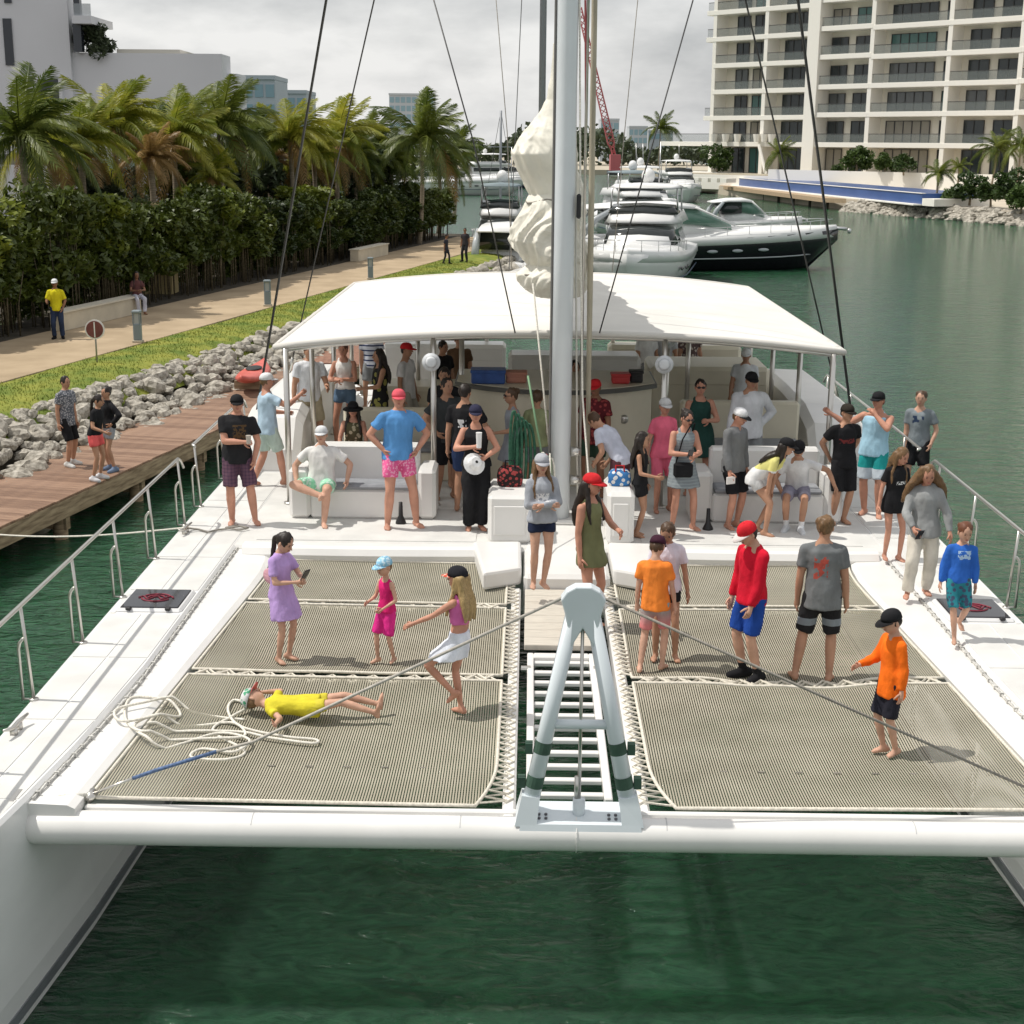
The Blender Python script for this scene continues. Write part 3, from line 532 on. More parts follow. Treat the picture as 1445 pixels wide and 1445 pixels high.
# ================================================================ moored motor yachts
YW=mat('yacht_white',(.76,.76,.75),.25,var=.03,vscale=.5); YB=mat('yacht_black',(.012,.012,.016),.15); YG=mat('yacht_grey',(.42,.45,.47),.3); YWIN=mat('yacht_window',(.025,.03,.03),.06,spec=.7); YGR=mat('yacht_green_glass',(.13,.24,.19),.05,spec=.7); YTEAK=mat('yacht_teak',(.38,.27,.17),.7); YNAVY=mat('yacht_navy',(.03,.05,.10),.4); YRAIL=mat('yacht_rail',(.6,.6,.6),.3,metal=.8); YCAN=mat('yacht_canvas',(.20,.25,.27),.7)
def yacht(name,label,loc,rz,L,B,H,hm,style='express',topm=YW,group='motor yachts moored in the marina'):
    e=empty(name,loc,rz,label,'yacht',group); hl=L/2
    def beam(t): return B/2*(1 if t<.1 else max(.0,1-((t-.1)/.9)**2.6))   # t -1..1, bow at +1
    def sheer(t): return H*(.80+.28*max(0,(t+.4)/1.4)**1.3)
    mb=MB(); rg=[]
    for t in np.linspace(-1,1,15):
        b_=max(.02,beam(t)); zs=sheer(t); wl=.80*b_*(1-.35*max(0,t)**2); xo=t*hl; xw=xo-(max(0,t)**3)*L*.10; kz=-.5+(.5*max(0,t)**4)
        rg.append([(xo,-b_,zs),(xo,-b_*.98,zs*.72),(xw,-wl,.12),(xw,0,kz),(xw,wl,.12),(xo,b_*.98,zs*.72),(xo,b_,zs)])
    mb.rings([r[::-1] for r in rg]); h=mb.obj('hull',hm,e,True)
    mb=MB(); rg=[]
    for t in np.linspace(-1,.985,15):
        b_=max(.02,beam(t))*1.012; zs=sheer(t); rg.append([(t*hl,-b_,zs*.78+.06),(t*hl,-b_*.985,zs+.10),(t*hl,-b_*.8,zs+.20+.10*H*max(0,1-abs(t-.3)*1.6)),(t*hl,0,zs+.26+.16*H*max(0,1-abs(t-.3)*1.6)),(t*hl,b_*.8,zs+.20+.10*H*max(0,1-abs(t-.3)*1.6)),(t*hl,b_*.985,zs+.10),(t*hl,b_,zs*.78+.06)])
    mb.rings([r[::-1] for r in rg]); mb.obj('deck',topm,e,True)
    for sg in(-1,1):
        mb=MB(); mb.tube([(t*hl-(max(0,t)**3)*L*.07,sg*(beam(t)*.985-.02*L*.05*max(0,t)),sheer(t)*.34+.1) for t in np.linspace(-.98,.9,12)],.035,5); mb.obj('rub_stripe',YG if hm is YB else YNAVY,h)
        for t in(.05,.22,.4):
            mb=MB(); x=t*hl; mb.ell((x,sg*beam(t)*.99,sheer(t)*.62),.32,.06,.09); mb.obj('porthole',YWIN if hm is not YB else YG,h,True)
        mb=MB(); pts=[(t*hl,sg*beam(t)*.93,sheer(t)+.62) for t in np.linspace(-.05,.94,10)]; mb.tube(pts,.022,5)
        for t in np.linspace(0,.9,7): mb.tube([(t*hl,sg*beam(t)*.94,sheer(t)+.1),(t*hl,sg*beam(t)*.93,sheer(t)+.62)],.016,5)
        mb.obj('bow_rail',YRAIL,e,True)
    z0=H*.95; cw=B*.40
    def shell(name,st,m,par=e):
        mb=MB(); mb.rings([[(x,-w_,za),(x,-w_*.86,zb),(x,0,zb+.08),(x,w_*.86,zb),(x,w_,za)] for x,w_,za,zb in st][::-1]); return mb.obj(name,m,par,True)
    if style=='express':
        shell('cabin',[(-.55*hl,cw,z0-.3,z0+.75),(-.2*hl,cw,z0-.2,z0+1.0),(.12*hl,cw*.95,z0-.1,z0+.62),(.36*hl,cw*.7,z0,z0+.32)],topm)
        shell('windscreen',[(-.24*hl,cw*1.0,z0+.70,z0+1.55),(-.04*hl,cw*.98,z0+.60,z0+1.50),(.20*hl,cw*.84,z0+.30,z0+.62)],YGR)
        shell('side_window',[(-.62*hl,cw*1.02,z0+.55,z0+1.35),(-.25*hl,cw*1.02,z0+.65,z0+1.50)],YWIN)
        ht=shell('hardtop',[(-.78*hl,cw*.98,z0+1.42,z0+1.52),(-.5*hl,cw*1.06,z0+1.52,z0+1.72),(-.2*hl,cw*1.06,z0+1.52,z0+1.76),(-.02*hl,cw*.95,z0+1.45,z0+1.60)],topm)
        for sg in(-1,1):
            mb=MB(); mb.tube([(-.80*hl,sg*cw,z0+.1),(-.72*hl,sg*cw,z0+.9),(-.6*hl,sg*cw*.98,z0+1.5)],[.22,.18,.13],8); mb.obj('arch',YG,e,True)
            mb=MB(); mb.tube([(-.06*hl,sg*cw*1.03,z0+1.55),(.22*hl,sg*cw*.88,z0+.55)],.07,6); mb.obj('screen_frame',topm,e,True)
        mb=MB(); mb.tube([(hl*.98,0,sheer(1)+.05),(hl*1.06,0,sheer(1)+.0)],.10,8); mb.ell((hl*1.08,0,sheer(1)-.12),.12,.1,.16); mb.obj('anchor',YRAIL,e,True)
    else:
        shell('cabin',[(-.7*hl,cw,z0-.3,z0+1.2),(0,cw,z0-.2,z0+1.25),(.2*hl,cw*.92,z0,z0+.75),(.5*hl,cw*.6,z0+.1,z0+.45)],topm)
        shell('side_window',[(-.55*hl,cw*1.01,z0+.35,z0+1.0),(-.02*hl,cw*1.01,z0+.40,z0+1.05),(.16*hl,cw*.94,z0+.3,z0+.78)],YWIN)
        shell('windscreen',[(-.04*hl,cw*.985,z0+.62,z0+1.22),(.12*hl,cw*.955,z0+.5,z0+1.06),(.235*hl,cw*.90,z0+.28,z0+.74)],YWIN)
        shell('flybridge',[(-.75*hl,cw*1.02,z0+1.22,z0+1.75),(-.1*hl,cw*1.0,z0+1.27,z0+1.85),(.1*hl,cw*.85,z0+1.27,z0+1.45)],topm)
        shell('fly_windscreen',[(-.12*hl,cw*.95,z0+1.80,z0+2.15),(.0,cw*.9,z0+1.7,z0+1.95)],YWIN)
        shell('hardtop',[(-.6*hl,cw*.9,z0+2.95,z0+3.05),(-.2*hl,cw*.95,z0+2.98,z0+3.12),(.0,cw*.8,z0+2.95,z0+3.02)],topm if style=='fly' else YCAN)
        for sg in(-1,1):
            for x in(-.52,-.1): mb=MB(); mb.tube([(x*hl,sg*cw*.88,z0+1.7),(x*hl,sg*cw*.85,z0+2.98)],.05,6); mb.obj('hardtop_post',YRAIL,e,True)
        mb=MB(); mb.ell((-.35*hl,0,z0+3.5),.35,.35,.40); mb.tube([(-.35*hl,0,z0+3.05),(-.35*hl,0,z0+3.3)],.12,8); mb.obj('radar_dome',topm,e,True)
        mb=MB(); mb.tube([(-.45*hl,.5,z0+3.05),(-.5*hl,.5,z0+5.2)],.025,5); mb.obj('aerial',YRAIL,e,True)
    for k in (() if hm is YB else (-.5,0.0,.5)):
        mb=MB(); mb.ell((k*hl,-beam(k)*1.08,sheer(k)*.5),.16,.16,.4); mb.obj('fender',YW,e,True)
    return e
yacht('express_cruiser','black hulled express cruiser with white deck and green tinted windscreen',(10.3,84.5,0),R(9),17.2,4.6,2.05,YB)
yacht('flybridge_yacht','big white flybridge yacht moored bow-on behind the bunched sail',(6.4,74,0),R(-100),15,4.8,1.9,YW,'fly')
yacht('flybridge_yacht','white flybridge yacht with grey canvas top beyond the black cruiser',(9.5,112,0),R(-80),15,4.6,1.9,YW,'canvas')
yacht('motor_boat','small white open motor boat beyond the bow of the black cruiser',(18.8,118,0),R(8),8.6,2.7,1.1,YW,'express')
yacht('motor_boat','blue and white cabin boat by the end of the path',(-.9,88,0),R(-95),9.5,3.2,1.5,YNAVY,'canvas',YW)
yacht('motor_boat','pale grey motor boat with its stern beside the path end',(-.2,75,0),R(80),8,3.0,1.3,YG,'express')
yacht('flybridge_yacht','long white yacht far back in the marina left of the mast',(-9,205,0),R(-8),21,5.2,2.2,YW,'fly')
yacht('flybridge_yacht','dark hulled yacht far back in the marina beside the thin white mast',(-1.5,240,0),R(4),19,5,2.3,YNAVY,'fly')
yacht('flybridge_yacht','white yacht beyond the far jetty under the lone palm',(21,190,0),R(-86),16,4.8,2.0,YW,'fly')
yacht('flybridge_yacht','white sport yacht tucked behind the big flybridge yacht',(12.3,138,0),R(-78),14,4.4,1.9,YW,'fly')
yacht('motor_boat','low white motor boat near the far shore by the palms',(-22,225,0),R(12),15,4.4,1.9,YW,'express')
# masts of other sailing boats
def sboat(u,y,vtop,r,label,hl=6):
    p=atY(u,300,y); t=atY(u,vtop,y); e=empty('sailing_yacht',(p[0],y,0),R(90),label,'sailboat'); L=hl
    mb=MB(); rg=[]
    for q in np.linspace(-1,1,11): b_=max(.03,1.5*(1-abs(q)**2.5)); rg.append([(q*L,-b_,1.1),(q*L*.95,-b_*.8,.1),(q*L*.9,0,-.4),(q*L*.95,b_*.8,.1),(q*L,b_,1.1)])
    mb.rings([k[::-1] for k in rg]); mb.obj('hull',YW,e,True); mb=MB(); mb.box(-2.5,2,-.8,.8,1.0,1.55,bev=.1); mb.obj('coachroof',YW,e)
    mb=MB(); mb.tube([(0,0,1),(0,0,t[2])],r,8); m_=mb.obj('mast',mat('grey_mast',(.30,.32,.35),.4),e,True)
    mb=MB(); mb.tube([(0,-1.4,1.1),(0,-.0,t[2])],.018,4); mb.tube([(0,1.4,1.1),(0,0,t[2])],.018,4); mb.tube([(L*.95,0,1.1),(0,0,t[2])],.018,4); mb.tube([(-L*.95,0,1.1),(0,0,t[2])],.018,4); mb.obj('stays',WIREM,m_)
    for z in(t[2]*.45,t[2]*.72): mb=MB(); mb.tube([(0,-.9,z),(0,.9,z)],.03,5); mb.obj('spreader',mat('grey_mast',()),m_)
    mb=MB(); mb.tube([(-.2,0,2.2),(-3.5,0,2.3)],.06,6); mb.obj('boom',mat('grey_mast',()),m_)
WIREM=mat('stay_wire',(.12,.12,.12),.5)
sboat(763,66,-900,.15,'sailing yacht with tall grey mast rising behind the bunched sail'); sboat(706,110,156,.09,'sailing yacht with short thin white mast left of the bunched sail',5)
# ================================================================ catamaran (boat-local: x right, y towards stern, z up from the water)
D=1.75
GEL=mat('white_gelcoat',(.755,.745,.72),.32,var=.05,vscale=1.3,bump=.03,bscale=3)
NONSKID=mat('nonskid_deck',(.66,.655,.63),.6,var=.07,vscale=2.2,bump=.25,bscale=160)
HULLP=mat('hull_paint',(.74,.74,.73),.22,var=.05,vscale=.7,stretch=(1,1,3))
GREYP=mat('blue_grey_paint',(.67,.725,.755),.3,var=.03,vscale=3)
STEEL=mat('stainless_steel',(.62,.60,.56),.28,metal=.9)
ALU=mat('mast_paint',(.68,.72,.75),.3,var=.03,vscale=2)
DARK=mat('black_rubber',(.02,.02,.022),.5)
CORD=mat('cream_cord',(.66,.62,.53),.8,var=.15,vscale=40)
ROPE=mat('white_rope',(.72,.69,.61),.75,var=.18,vscale=60)
GROPE=mat('grey_rope',(.25,.23,.20),.7,var=.2,vscale=40)
CREAM=mat('cream_gelcoat',(.70,.65,.52),.4,var=.05,vscale=1.5)
CUSH=mat('grey_cushion',(.26,.27,.29),.8,var=.1,vscale=8,bump=.1)
CANV=mat('white_canvas',(.69,.675,.64),.8,var=.06,vscale=.9,bump=.3,bscale=4,detail=7)
SAILM=mat('sail_cloth',(.76,.73,.64),.65,var=.08,vscale=3,bump=.35,bscale=9)
GREENS=mat('green_strap',(.05,.10,.07),.8,var=.2)
PLAT=mat('tan_boards',(.55,.51,.44),.7,var=.12,vscale=5,stretch=(1,12,1))
SMOKE=mat('smoked_glass',(.025,.025,.03),.08,spec=.6)
REDPR=mat('red_print',(.22,.025,.045),.4)
BLUEPL=mat('blue_plastic',(.04,.10,.32),.4,var=.2)
REDPL=mat('red_plastic',(.55,.05,.05),.4)
GREENR=mat('green_rope',(.03,.12,.07),.7,var=.3,vscale=30)
WIRE=mat('dark_wire',(.06,.06,.06),.45,metal=.4)

def netmat(name,pitch):
    m=bpy.data.materials.new(name); m.use_nodes=True; t=m.node_tree; nd=t.nodes; lk=t.links; p=nd['Principled BSDF']
    p.inputs['Roughness'].default_value=.85; p.inputs['Specular IOR Level'].default_value=.15
    tc=nd.new('ShaderNodeTexCoord'); sx=nd.new('ShaderNodeSeparateXYZ'); lk.new(tc.outputs['Object'],sx.inputs[0])
    def frac(out,pitch):
        a=nd.new('ShaderNodeMath'); a.operation='DIVIDE'; a.inputs[1].default_value=pitch; lk.new(out,a.inputs[0])
        b=nd.new('ShaderNodeMath'); b.operation='FRACT'; lk.new(a.outputs[0],b.inputs[0])
        c=nd.new('ShaderNodeMath'); c.operation='PINGPONG'; c.inputs[1].default_value=.5; lk.new(b.outputs[0],c.inputs[0]); return c.outputs[0]
    fx=frac(sx.outputs[0],pitch); fy=frac(sx.outputs[1],pitch*1.6)
    def less(o,th):
        a=nd.new('ShaderNodeMath'); a.operation='LESS_THAN'; a.inputs[1].default_value=th; lk.new(o,a.inputs[0]); return a.outputs[0]
    mxn=nd.new('ShaderNodeMath'); mxn.operation='MAXIMUM'; lk.new(less(fx,.295),mxn.inputs[0]); lk.new(less(fy,.03),mxn.inputs[1])
    n=nd.new('ShaderNodeTexNoise'); n.inputs['Scale'].default_value=1.6; n.inputs['Detail'].default_value=6; lk.new(tc.outputs['Object'],n.inputs[0])
    r=nd.new('ShaderNodeValToRGB'); r.color_ramp.elements[0].position=.3; r.color_ramp.elements[1].position=.75
    r.color_ramp.elements[0].color=(.33,.305,.235,1); r.color_ramp.elements[1].color=(.45,.415,.33,1); lk.new(n.outputs[0],r.inputs[0]); lk.new(r.outputs[0],p.inputs['Base Color'])
    tr=nd.new('ShaderNodeBsdfTransparent'); ms=nd.new('ShaderNodeMixShader'); lk.new(mxn.outputs[0],ms.inputs[0]); lk.new(tr.outputs[0],ms.inputs[1]); lk.new(p.outputs[0],ms.inputs[2])
    lk.new(ms.outputs[0],nd['Material Output'].inputs[0]); return m
NET=netmat('trampoline_net',.0235)

boat=empty('sailing_catamaran',tuple(BO),-AL,'large white sailing catamaran moored beside the wooden dock','boat')
def bpart(name,mb,m,parent=None,smooth=False,label=None):
    o=mb.obj(name,m,parent or boat,smooth)
    if label: o['label']=label
    return o
# hulls
def hull_x(y):
    if y<2.6:
        t=min(1,(2.6-y)/5.6); inn=4.22+.50*t**1.35; t2=min(1,max(0,-y)/3.0)
        return inn, 5.06+.12*max(0,y)/11-.28*t2**1.8
    return 4.22, 5.06+.12*min(1,y/11)
for sg in(-1,1):
    mb=MB(); rg=[]
    for y in [-3,-2.8,-2.4,-1.8,-1.2,-.6,0,1,3,6,9,12,15,18,20,20.9,21]:
        a,b_=hull_x(y); c=(a+b_)/2; zd=D+(.04*min(1,-y/3) if y<0 else 0)
        if y>20: zd=D-.25
        pts=[(a+.03,zd),(a,zd-.03),(a-.03,1.0),(a-.06,.35),(a-.04,0),(c,-.7),(b_-.02,0),(b_+.02,.5),(b_,1.2),(b_,zd-.03),(b_-.03,zd)]
        if y<-2.9: pts=[(c+(q[0]-c)*.25,q[1]) for q in pts]
        ring=[(sg*q[0],y,q[1]) for q in pts]
        rg.append(ring if sg>0 else ring[::-1])
    mb.rings(rg); h=bpart('hull',mb,HULLP)
    mb=MB(); prev=[]
    for y in [-2.8,-2.4,-1.8,-1.2,-.6,0,1,3,6,9,12,15,20]:
        a,b_=hull_x(y); prev.append([(sg*(a-.055),y,.17),(sg*(a-.046),y,.07)])
    mb.rings([[(p[0][0]-sg*.008,p[0][1],p[0][2]),(p[1][0]-sg*.012,p[1][1],p[1][2]),(p[1][0]+sg*.02,p[1][1],p[1][2]),(p[0][0]+sg*.02,p[0][1],p[0][2])] for p in prev])
    bpart('boot_stripe',mb,mat('boot_stripe',(.16,.17,.18),.4,var=.2,vscale=2),h)
    # side-deck non-skid panels with pale seams
    ys=[-1.5,-.1,1.55,3.2,4.62]; rows=list(zip(ys[:-1],ys[1:]))+[(4.62,5.5),(5.5,6.9),(6.9,8.2),(8.2,9.9),(9.9,11.8)]
    for y0,y1 in rows:
        for k in(0,1):
            mb=MB()
            def edge(y,k):
                a,b_=hull_x(y); c=(a+b_)/2+.02
                return (a+.05,c-.012) if k==0 else (c+.012,b_-.06)
            p0=edge(y0+.012,k);p1=edge(y1-.012,k)
            if y0==4.62: # hatch bay
                if k==0: continue
                p0=(5.0,p0[1]);p1=(5.0,p1[1])
            q=[(sg*p0[0],y0+.012),(sg*p0[1],y0+.012),(sg*p1[1],y1-.012),(sg*p1[0],y1-.012)]
            if sg<0: q=q[::-1]
            mb.add([(x,y,D-.01) for x,y in q]+[(x,y,D+.006) for x,y in q],[(4,5,6,7)]+[(i,(i+1)%4,4+(i+1)%4,4+i) for i in range(4)])
            bpart('deck_panel',mb,NONSKID,h)
    # ledge to which the nets are laced
    mb=MB(); rg=[]
    for y in np.linspace(-.05,7.55,16):
        xi=4.02-.055*y+.10*max(0,(y-6.2))**2
        xh=hull_x(y)[0]+.04; ring=[(sg*xh,y,1.70),(sg*(xi+.06),y,1.685),(sg*xi,y,1.655),(sg*xi,y,1.58),(sg*(xi+.05),y,1.54),(sg*xh,y,1.50)]
        rg.append(ring if sg>0 else ring[::-1])
    mb.rings(rg); bpart('net_ledge',mb,GEL,h)
    mb=MB(); pts=[(sg*(hull_x(y)[0]-.025),y,1.715+.008*math.sin(y*31)) for y in np.linspace(0,7.5,60)]; mb.tube(pts,.013,6)
    for y in np.arange(.1,7.4,.19): mb.box(sg*(hull_x(y)[0]-.025)-.02,sg*(hull_x(y)[0]-.025)+.02,y-.01,y+.01,1.70,1.735)
    bpart('lacing_rope',mb,mat('seam_rope',(.50,.49,.46),.8,var=.3,vscale=30),h)
    # hatch
    hx=sg*4.64; mb=MB(); mb.box(hx-.37,hx+.37,4.68,5.44,D-.02,D+.035,bev=.03); ht=bpart('hatch',mb,mat('hatch_frame',(.72,.72,.72),.35)); ht['label']='white framed deck hatch with smoked glass and red emblem'
    mb=MB(); mb.box(hx-.325,hx+.325,4.725,5.395,D+.03,D+.048,bev=.008); bpart('glass',mb,SMOKE,ht)
    for q in (-.22,.22):
        mb=MB(); mb.box(hx+q-.03,hx+q+.03,4.66,4.72,D+.02,D+.06,bev=.01); bpart('hinge',mb,DARK,ht)
    mb=MB()   # emblem: broken ring and a script-like squiggle
    for a0,a1,r_ in((.3,2.6,.13),(3.3,5.9,.13),(.2,3.3,.075)):
        pts=[(hx+r_*1.25*math.cos(a),5.06+r_*math.sin(a),D+.052) for a in np.linspace(a0,a1,14)]; mb.tube(pts,.011,5)
    mb.tube([(hx-.2+.4*t,5.06+.05*math.sin(t*16),D+.053) for t in np.linspace(0,1,24)],.010,5)
    bpart('emblem',mb,REDPR,ht)
    # mooring cleat
    for cy,cx in((1.25,4.93),(8.05,5.0)):
        mb=MB(); x=sg*cx; mb.box(x-.03,x+.03,cy-.08,cy-.04,D,D+.07); mb.box(x-.03,x+.03,cy+.04,cy+.08,D,D+.07); mb.tube([(x-.04,cy-.2,D+.1),(x,cy-.08,D+.075),(x,cy+.08,D+.075),(x+.04,cy+.2,D+.1)],[.012,.022,.022,.012],8)
        bpart('cleat',mb,STEEL,h,True)
    # coaming further aft
    mb=MB(); rg=[]
    for y,zt in((11.9,2.1),(12.3,2.55),(13.2,2.72),(15,2.75),(17,2.72),(18.5,2.5),(19.2,2.0)):
        xa,xb=4.05,5.12
        pts=[(xa,D-.02),(xa,zt-.12),(xa+.12,zt),(xb-.3,zt-.02),(xb-.08,zt-.18),(xb,D-.02)]
        rg.append([(sg*q[0],y,q[1]) for q in (pts if sg<0 else pts[::-1])])
    mb.rings(rg); bpart('coaming',mb,GEL,smooth=False)
    # rails: tall stanchions, small hoops, top rail in lengths
    rails=[([.4,2.02,3.62,5.2,6.8,8.45],-1.6,8.6)] if sg<0 else [([.4,2.02,3.62,5.2,6.9,8.6],-1.6,9.0)]
    rails+=[([9.5,11.3,13.2],9.3,13.3)] if sg<0 else [([10.6,12.4,14.4,16.4],9.6,16.6)]
    for sts,y0,y1 in rails:
        rl=MB(); xo=lambda y: sg*(hull_x(y)[1]-.05)
        zt=D+.93
        pts=[(xo(y0),y0,zt)]+[(xo(y)+sg*.06,y,zt) for y in np.linspace(y0+.1,y1-.12,12)]+[(xo(y1)+sg*.05,y1-.02,zt-.05),(xo(y1)+sg*.03,y1+.05,zt-.16)]
        rl.tube(pts,.021,8); ro=bpart('guard_rail',rl,STEEL,smooth=True)
        for y in sts:
            mb=MB(); mb.tube([(xo(y),y,D),(xo(y)+sg*.03,y,D+.5),(xo(y)+sg*.06,y,zt)],.017,8); mb.tube([(xo(y),y,D),(xo(y),y,D+.02)],.045,10)
            bpart('stanchion',mb,STEEL,ro,True)
            mb=MB(); q=y+.02; x=xo(y); mb.tube([(x-sg*-.11,q,D),(x+sg*.115,q,D+.5),(x+sg*.10,q,D+.56),(x+sg*.07,q,D+.60),(x+sg*.035,q,D+.61)],.015,8); mb.tube([(x+sg*.11,q,D+.004),(x,q,D+.004)],.012,6)
            bpart('hoop',mb,STEEL,ro,True)
# bridge deck
mb=MB(); mb.box(-4.3,4.3,7.5,20.6,.85,D-.004,bev=.04); bpart('bridge_deck',mb,NONSKID)
for x0,x1 in((-4.1,-.98),(1.05,4.1)):
    rg=[]; mb=MB()
    for x in np.linspace(x0,x1,14):
        e=min(1,(x-x0)/.5,(x1-x)/.5); y0=7.28-.04*math.sin(math.pi*(x-x0)/(x1-x0))
        rg.append([(x,y0,1.60),(x,y0-.02,1.70),(x,y0+.03,1.775),(x,y0+.10,1.80),(x,y0+.24,1.80),(x,y0+.32,1.745),(x,y0+.32,1.5)])
    mb.rings([r[::-1] for r in rg]); bpart('deck_lip',mb,GEL)
for x0,x1 in((-4.0,-1.1),(1.1,4.0)):
    mb=MB(); mb.box(x0,x1,7.78,8.62,D-.01,D+.006); bpart('deck_panel',mb,NONSKID)
# central nacelle
mb=MB(); mb.box(-.46,.60,6.28,8.9,1.2,D+.006,bev=.05); bpart('nacelle',mb,GEL)
for q in (((-1.13,7.55),(-.5,7.58),(-.485,6.36),(-.95,6.10)),((1.2,7.55),(.63,7.58),(.64,6.36),(1.1,6.10))):
    mb=MB(); q=q[::-1] if q[0][0]<0 else q
    q=q if q[0][0]>0 else q
    mb.add([(x,y,1.60) for x,y in q]+[(x,y,1.83) for x,y in q],[(4,5,6,7),(3,2,1,0)]+[(i,(i+1)%4,4+(i+1)%4,4+i) for i in range(4)])
    o=bpart('side_wing',mb,GEL); bv=o.modifiers.new('bevel','BEVEL'); bv.width=.04; bv.segments=2
for x0,x1,zt in((-.94,-.37,2.40),(.62,.98,2.45)):
    mb=MB(); mb.box(x0,x1,7.72,8.75,D-.005,zt,bev=.05); o=bpart('mast_locker',mb,GEL)
    mb=MB(); mb.box(x0+.08,x1-.08,7.70,7.725,D+.12,zt-.14,bev=.008); bpart('locker_door',mb,GEL,o)
for i in range(8):
    mb=MB(); y=4.22+i*.255; mb.box(-.44,.33,y,y+.245,1.52,1.585,bev=.006); bpart('walkway_board',mb,PLAT)
for x0,x1 in((-.60,-.49),(.50,.61)):
    mb=MB(); mb.box(x0,x1,.1,6.3,1.38,1.585,bev=.02); o=bpart('net_beam',mb,GEL)
    mb=MB()
    mb.tube([((x0+x1)/2+(.032 if i%2 else -.032),y,1.592) for i,y in enumerate(np.arange(.3,6.2,.075))],.010,5)
    bpart('lacing_eyes',mb,CORD,o)
# boarding ladder
lad=MB()
for x in(-.37,.29): lad.box(x-.035,x+.035,.55,4.15,1.42,1.52,bev=.01)
lo=bpart('boarding_ladder',lad,GEL)
for i in range(12):
    mb=MB(); y=.72+i*.295; mb.box(-.335,.255,y-.036,y+.036,1.44,1.485,bev=.008); bpart('rung',mb,GEL,lo)
mb=MB(); mb.box(-.335,.255,4.02,4.15,1.40,1.52,bev=.01); bpart('top_step',mb,GEL,lo)
for x in(-.42,.34):
    mb=MB(); mb.tube([(x-.05,3.7,1.5),(x+.05,3.7,1.5)],.035,10); bpart('hinge',mb,STEEL,lo)
mb=MB(); mb.tube([(.40,.5,1.5),(.36,3.6,1.5)],.02,8); bpart('side_rod',mb,ALU,lo,True)
# front beam
mb=MB(); n=24
xs=[-4.46,-4.42,-4.36]+list(np.linspace(-4.2,4.2,17))+[4.36,4.42,4.46]
rg=[]
for x in xs:
    r=.135 if abs(x)<4.37 else (.12 if abs(x)<4.44 else .09)
    rg.append([(x,r*math.cos(a)*1.05,1.47+r*math.sin(a)) for a in np.linspace(0,2*math.pi,n,endpoint=False)])
mb.rings([r[::-1] for r in rg]); fb=bpart('front_beam',mb,GEL,smooth=True)
mb=MB(); mb.box(-4.0,4.0,.115,.175,1.53,1.60,bev=.012); bpart('net_rail',mb,GEL,fb)
for x in(-.93,0.0,.72,-2.6,2.7):
    mb=MB(); mb.tube([(x-.004,0,1.47),(x+.004,0,1.47)],.139 if x else .15,24,cap=True); bpart('beam_joint',mb,mat('beam_seam',(.5,.5,.5),.5) if x else GEL,fb)
for sg in(-1,1):
    mb=MB(); mb.box(sg*4.50-.04,sg*4.50+.04,-.16,.10,1.36,1.76,bev=.02); mb.tube([(sg*4.60,-.10,1.55),(sg*4.44,-.10,1.55)],.07,12); br=bpart('beam_bracket',mb,STEEL,fb)
    mb=MB(); mb.tube([(sg*4.56,-.20,1.55),(sg*4.56,-.12,1.55)],.06,14); bpart('pin',mb,STEEL,fb)
    mb=MB(); mb.tube([(sg*4.0,.2,1.62),(sg*3.94,.22,1.66)],.045,12); mb.tube([(sg*3.97,.16,1.64),(sg*3.97,.28,1.66)],.03,8); bpart('block',mb,STEEL,fb,True)
    mb=MB(); mb.tube([(sg*4.5,.0,1.62),(sg*4.2,.12,1.68),(sg*3.98,.2,1.66)],.018,8); bpart('lashing',mb,ROPE,fb,True)
# A-frame striker
ax,az=.02,3.47
mb=MB(); mb.add([(-.43,.20,1.66),(.49,.20,1.66),(.51,-.10,1.60),(-.45,-.10,1.60),(-.43,.20,1.56),(.49,.20,1.56),(.52,-.12,1.53),(-.46,-.12,1.53)],[(0,3,2,1),(3,7,6,2),(4,5,6,7),(0,1,5,4),(1,2,6,5),(0,4,7,3)])
af=bpart('striker_frame',mb,GREYP,label='blue grey A-frame striker standing on the front beam')
for s_ in(-1,1):
    base=Vector((ax+s_*.43,.02,1.54)); top=Vector((ax+s_*.07,.06,az-.12))
    mb=MB(); mb.tube([base,top],[.072,.058],16); bpart('leg',mb,GREYP,af,True)
    mb=MB(); p=base; mb.add([(p.x-s_*.09,-.105,1.58),(p.x+s_*.085,-.105,1.58),(p.x+s_*.075,.16,1.63),(p.x-s_*.05,.16,1.63),(p.x-s_*.115,-.05,1.80),(p.x+s_*.03,-.05,1.82),(p.x+s_*.03,.10,1.82),(p.x-s_*.115,.10,1.80)],[(0,1,5,4),(1,2,6,5),(2,3,7,6),(3,0,4,7),(4,5,6,7)] if s_<0 else [(4,5,1,0),(5,6,2,1),(6,7,3,2),(7,4,0,3),(7,6,5,4)])
    bpart('foot',mb,GREYP,af)
    for t in(.21,.37):
        c=base.lerp(top,t); d=(top-base).normalized(); mb=MB(); mb.tube([c-d*.05,c+d*.05],.074-.012*t,16); mb.box(c.x+s_*.08,c.x+s_*.14,c.y-.02,c.y+.05,c.z-.06,c.z+.03)
        bpart('strap',mb,GREENS,af)
mb=MB(); a=Vector((ax-.26,.02,2.3)); mb.tube([(ax-.25,.04,2.40),(ax+.25,.04,2.40)],.040,12); bpart('crossbar',mb,GREYP,af,True)
mb=MB(); pl=[(ax-.09,az-.42),(ax-.145,az-.13),(ax-.175,az-.03),(ax-.13,az+.035),(ax-.06,az+.075),(ax+.06,az+.075),(ax+.13,az+.035),(ax+.175,az-.03),(ax+.145,az-.13),(ax+.09,az-.42),(ax,az-.26)]
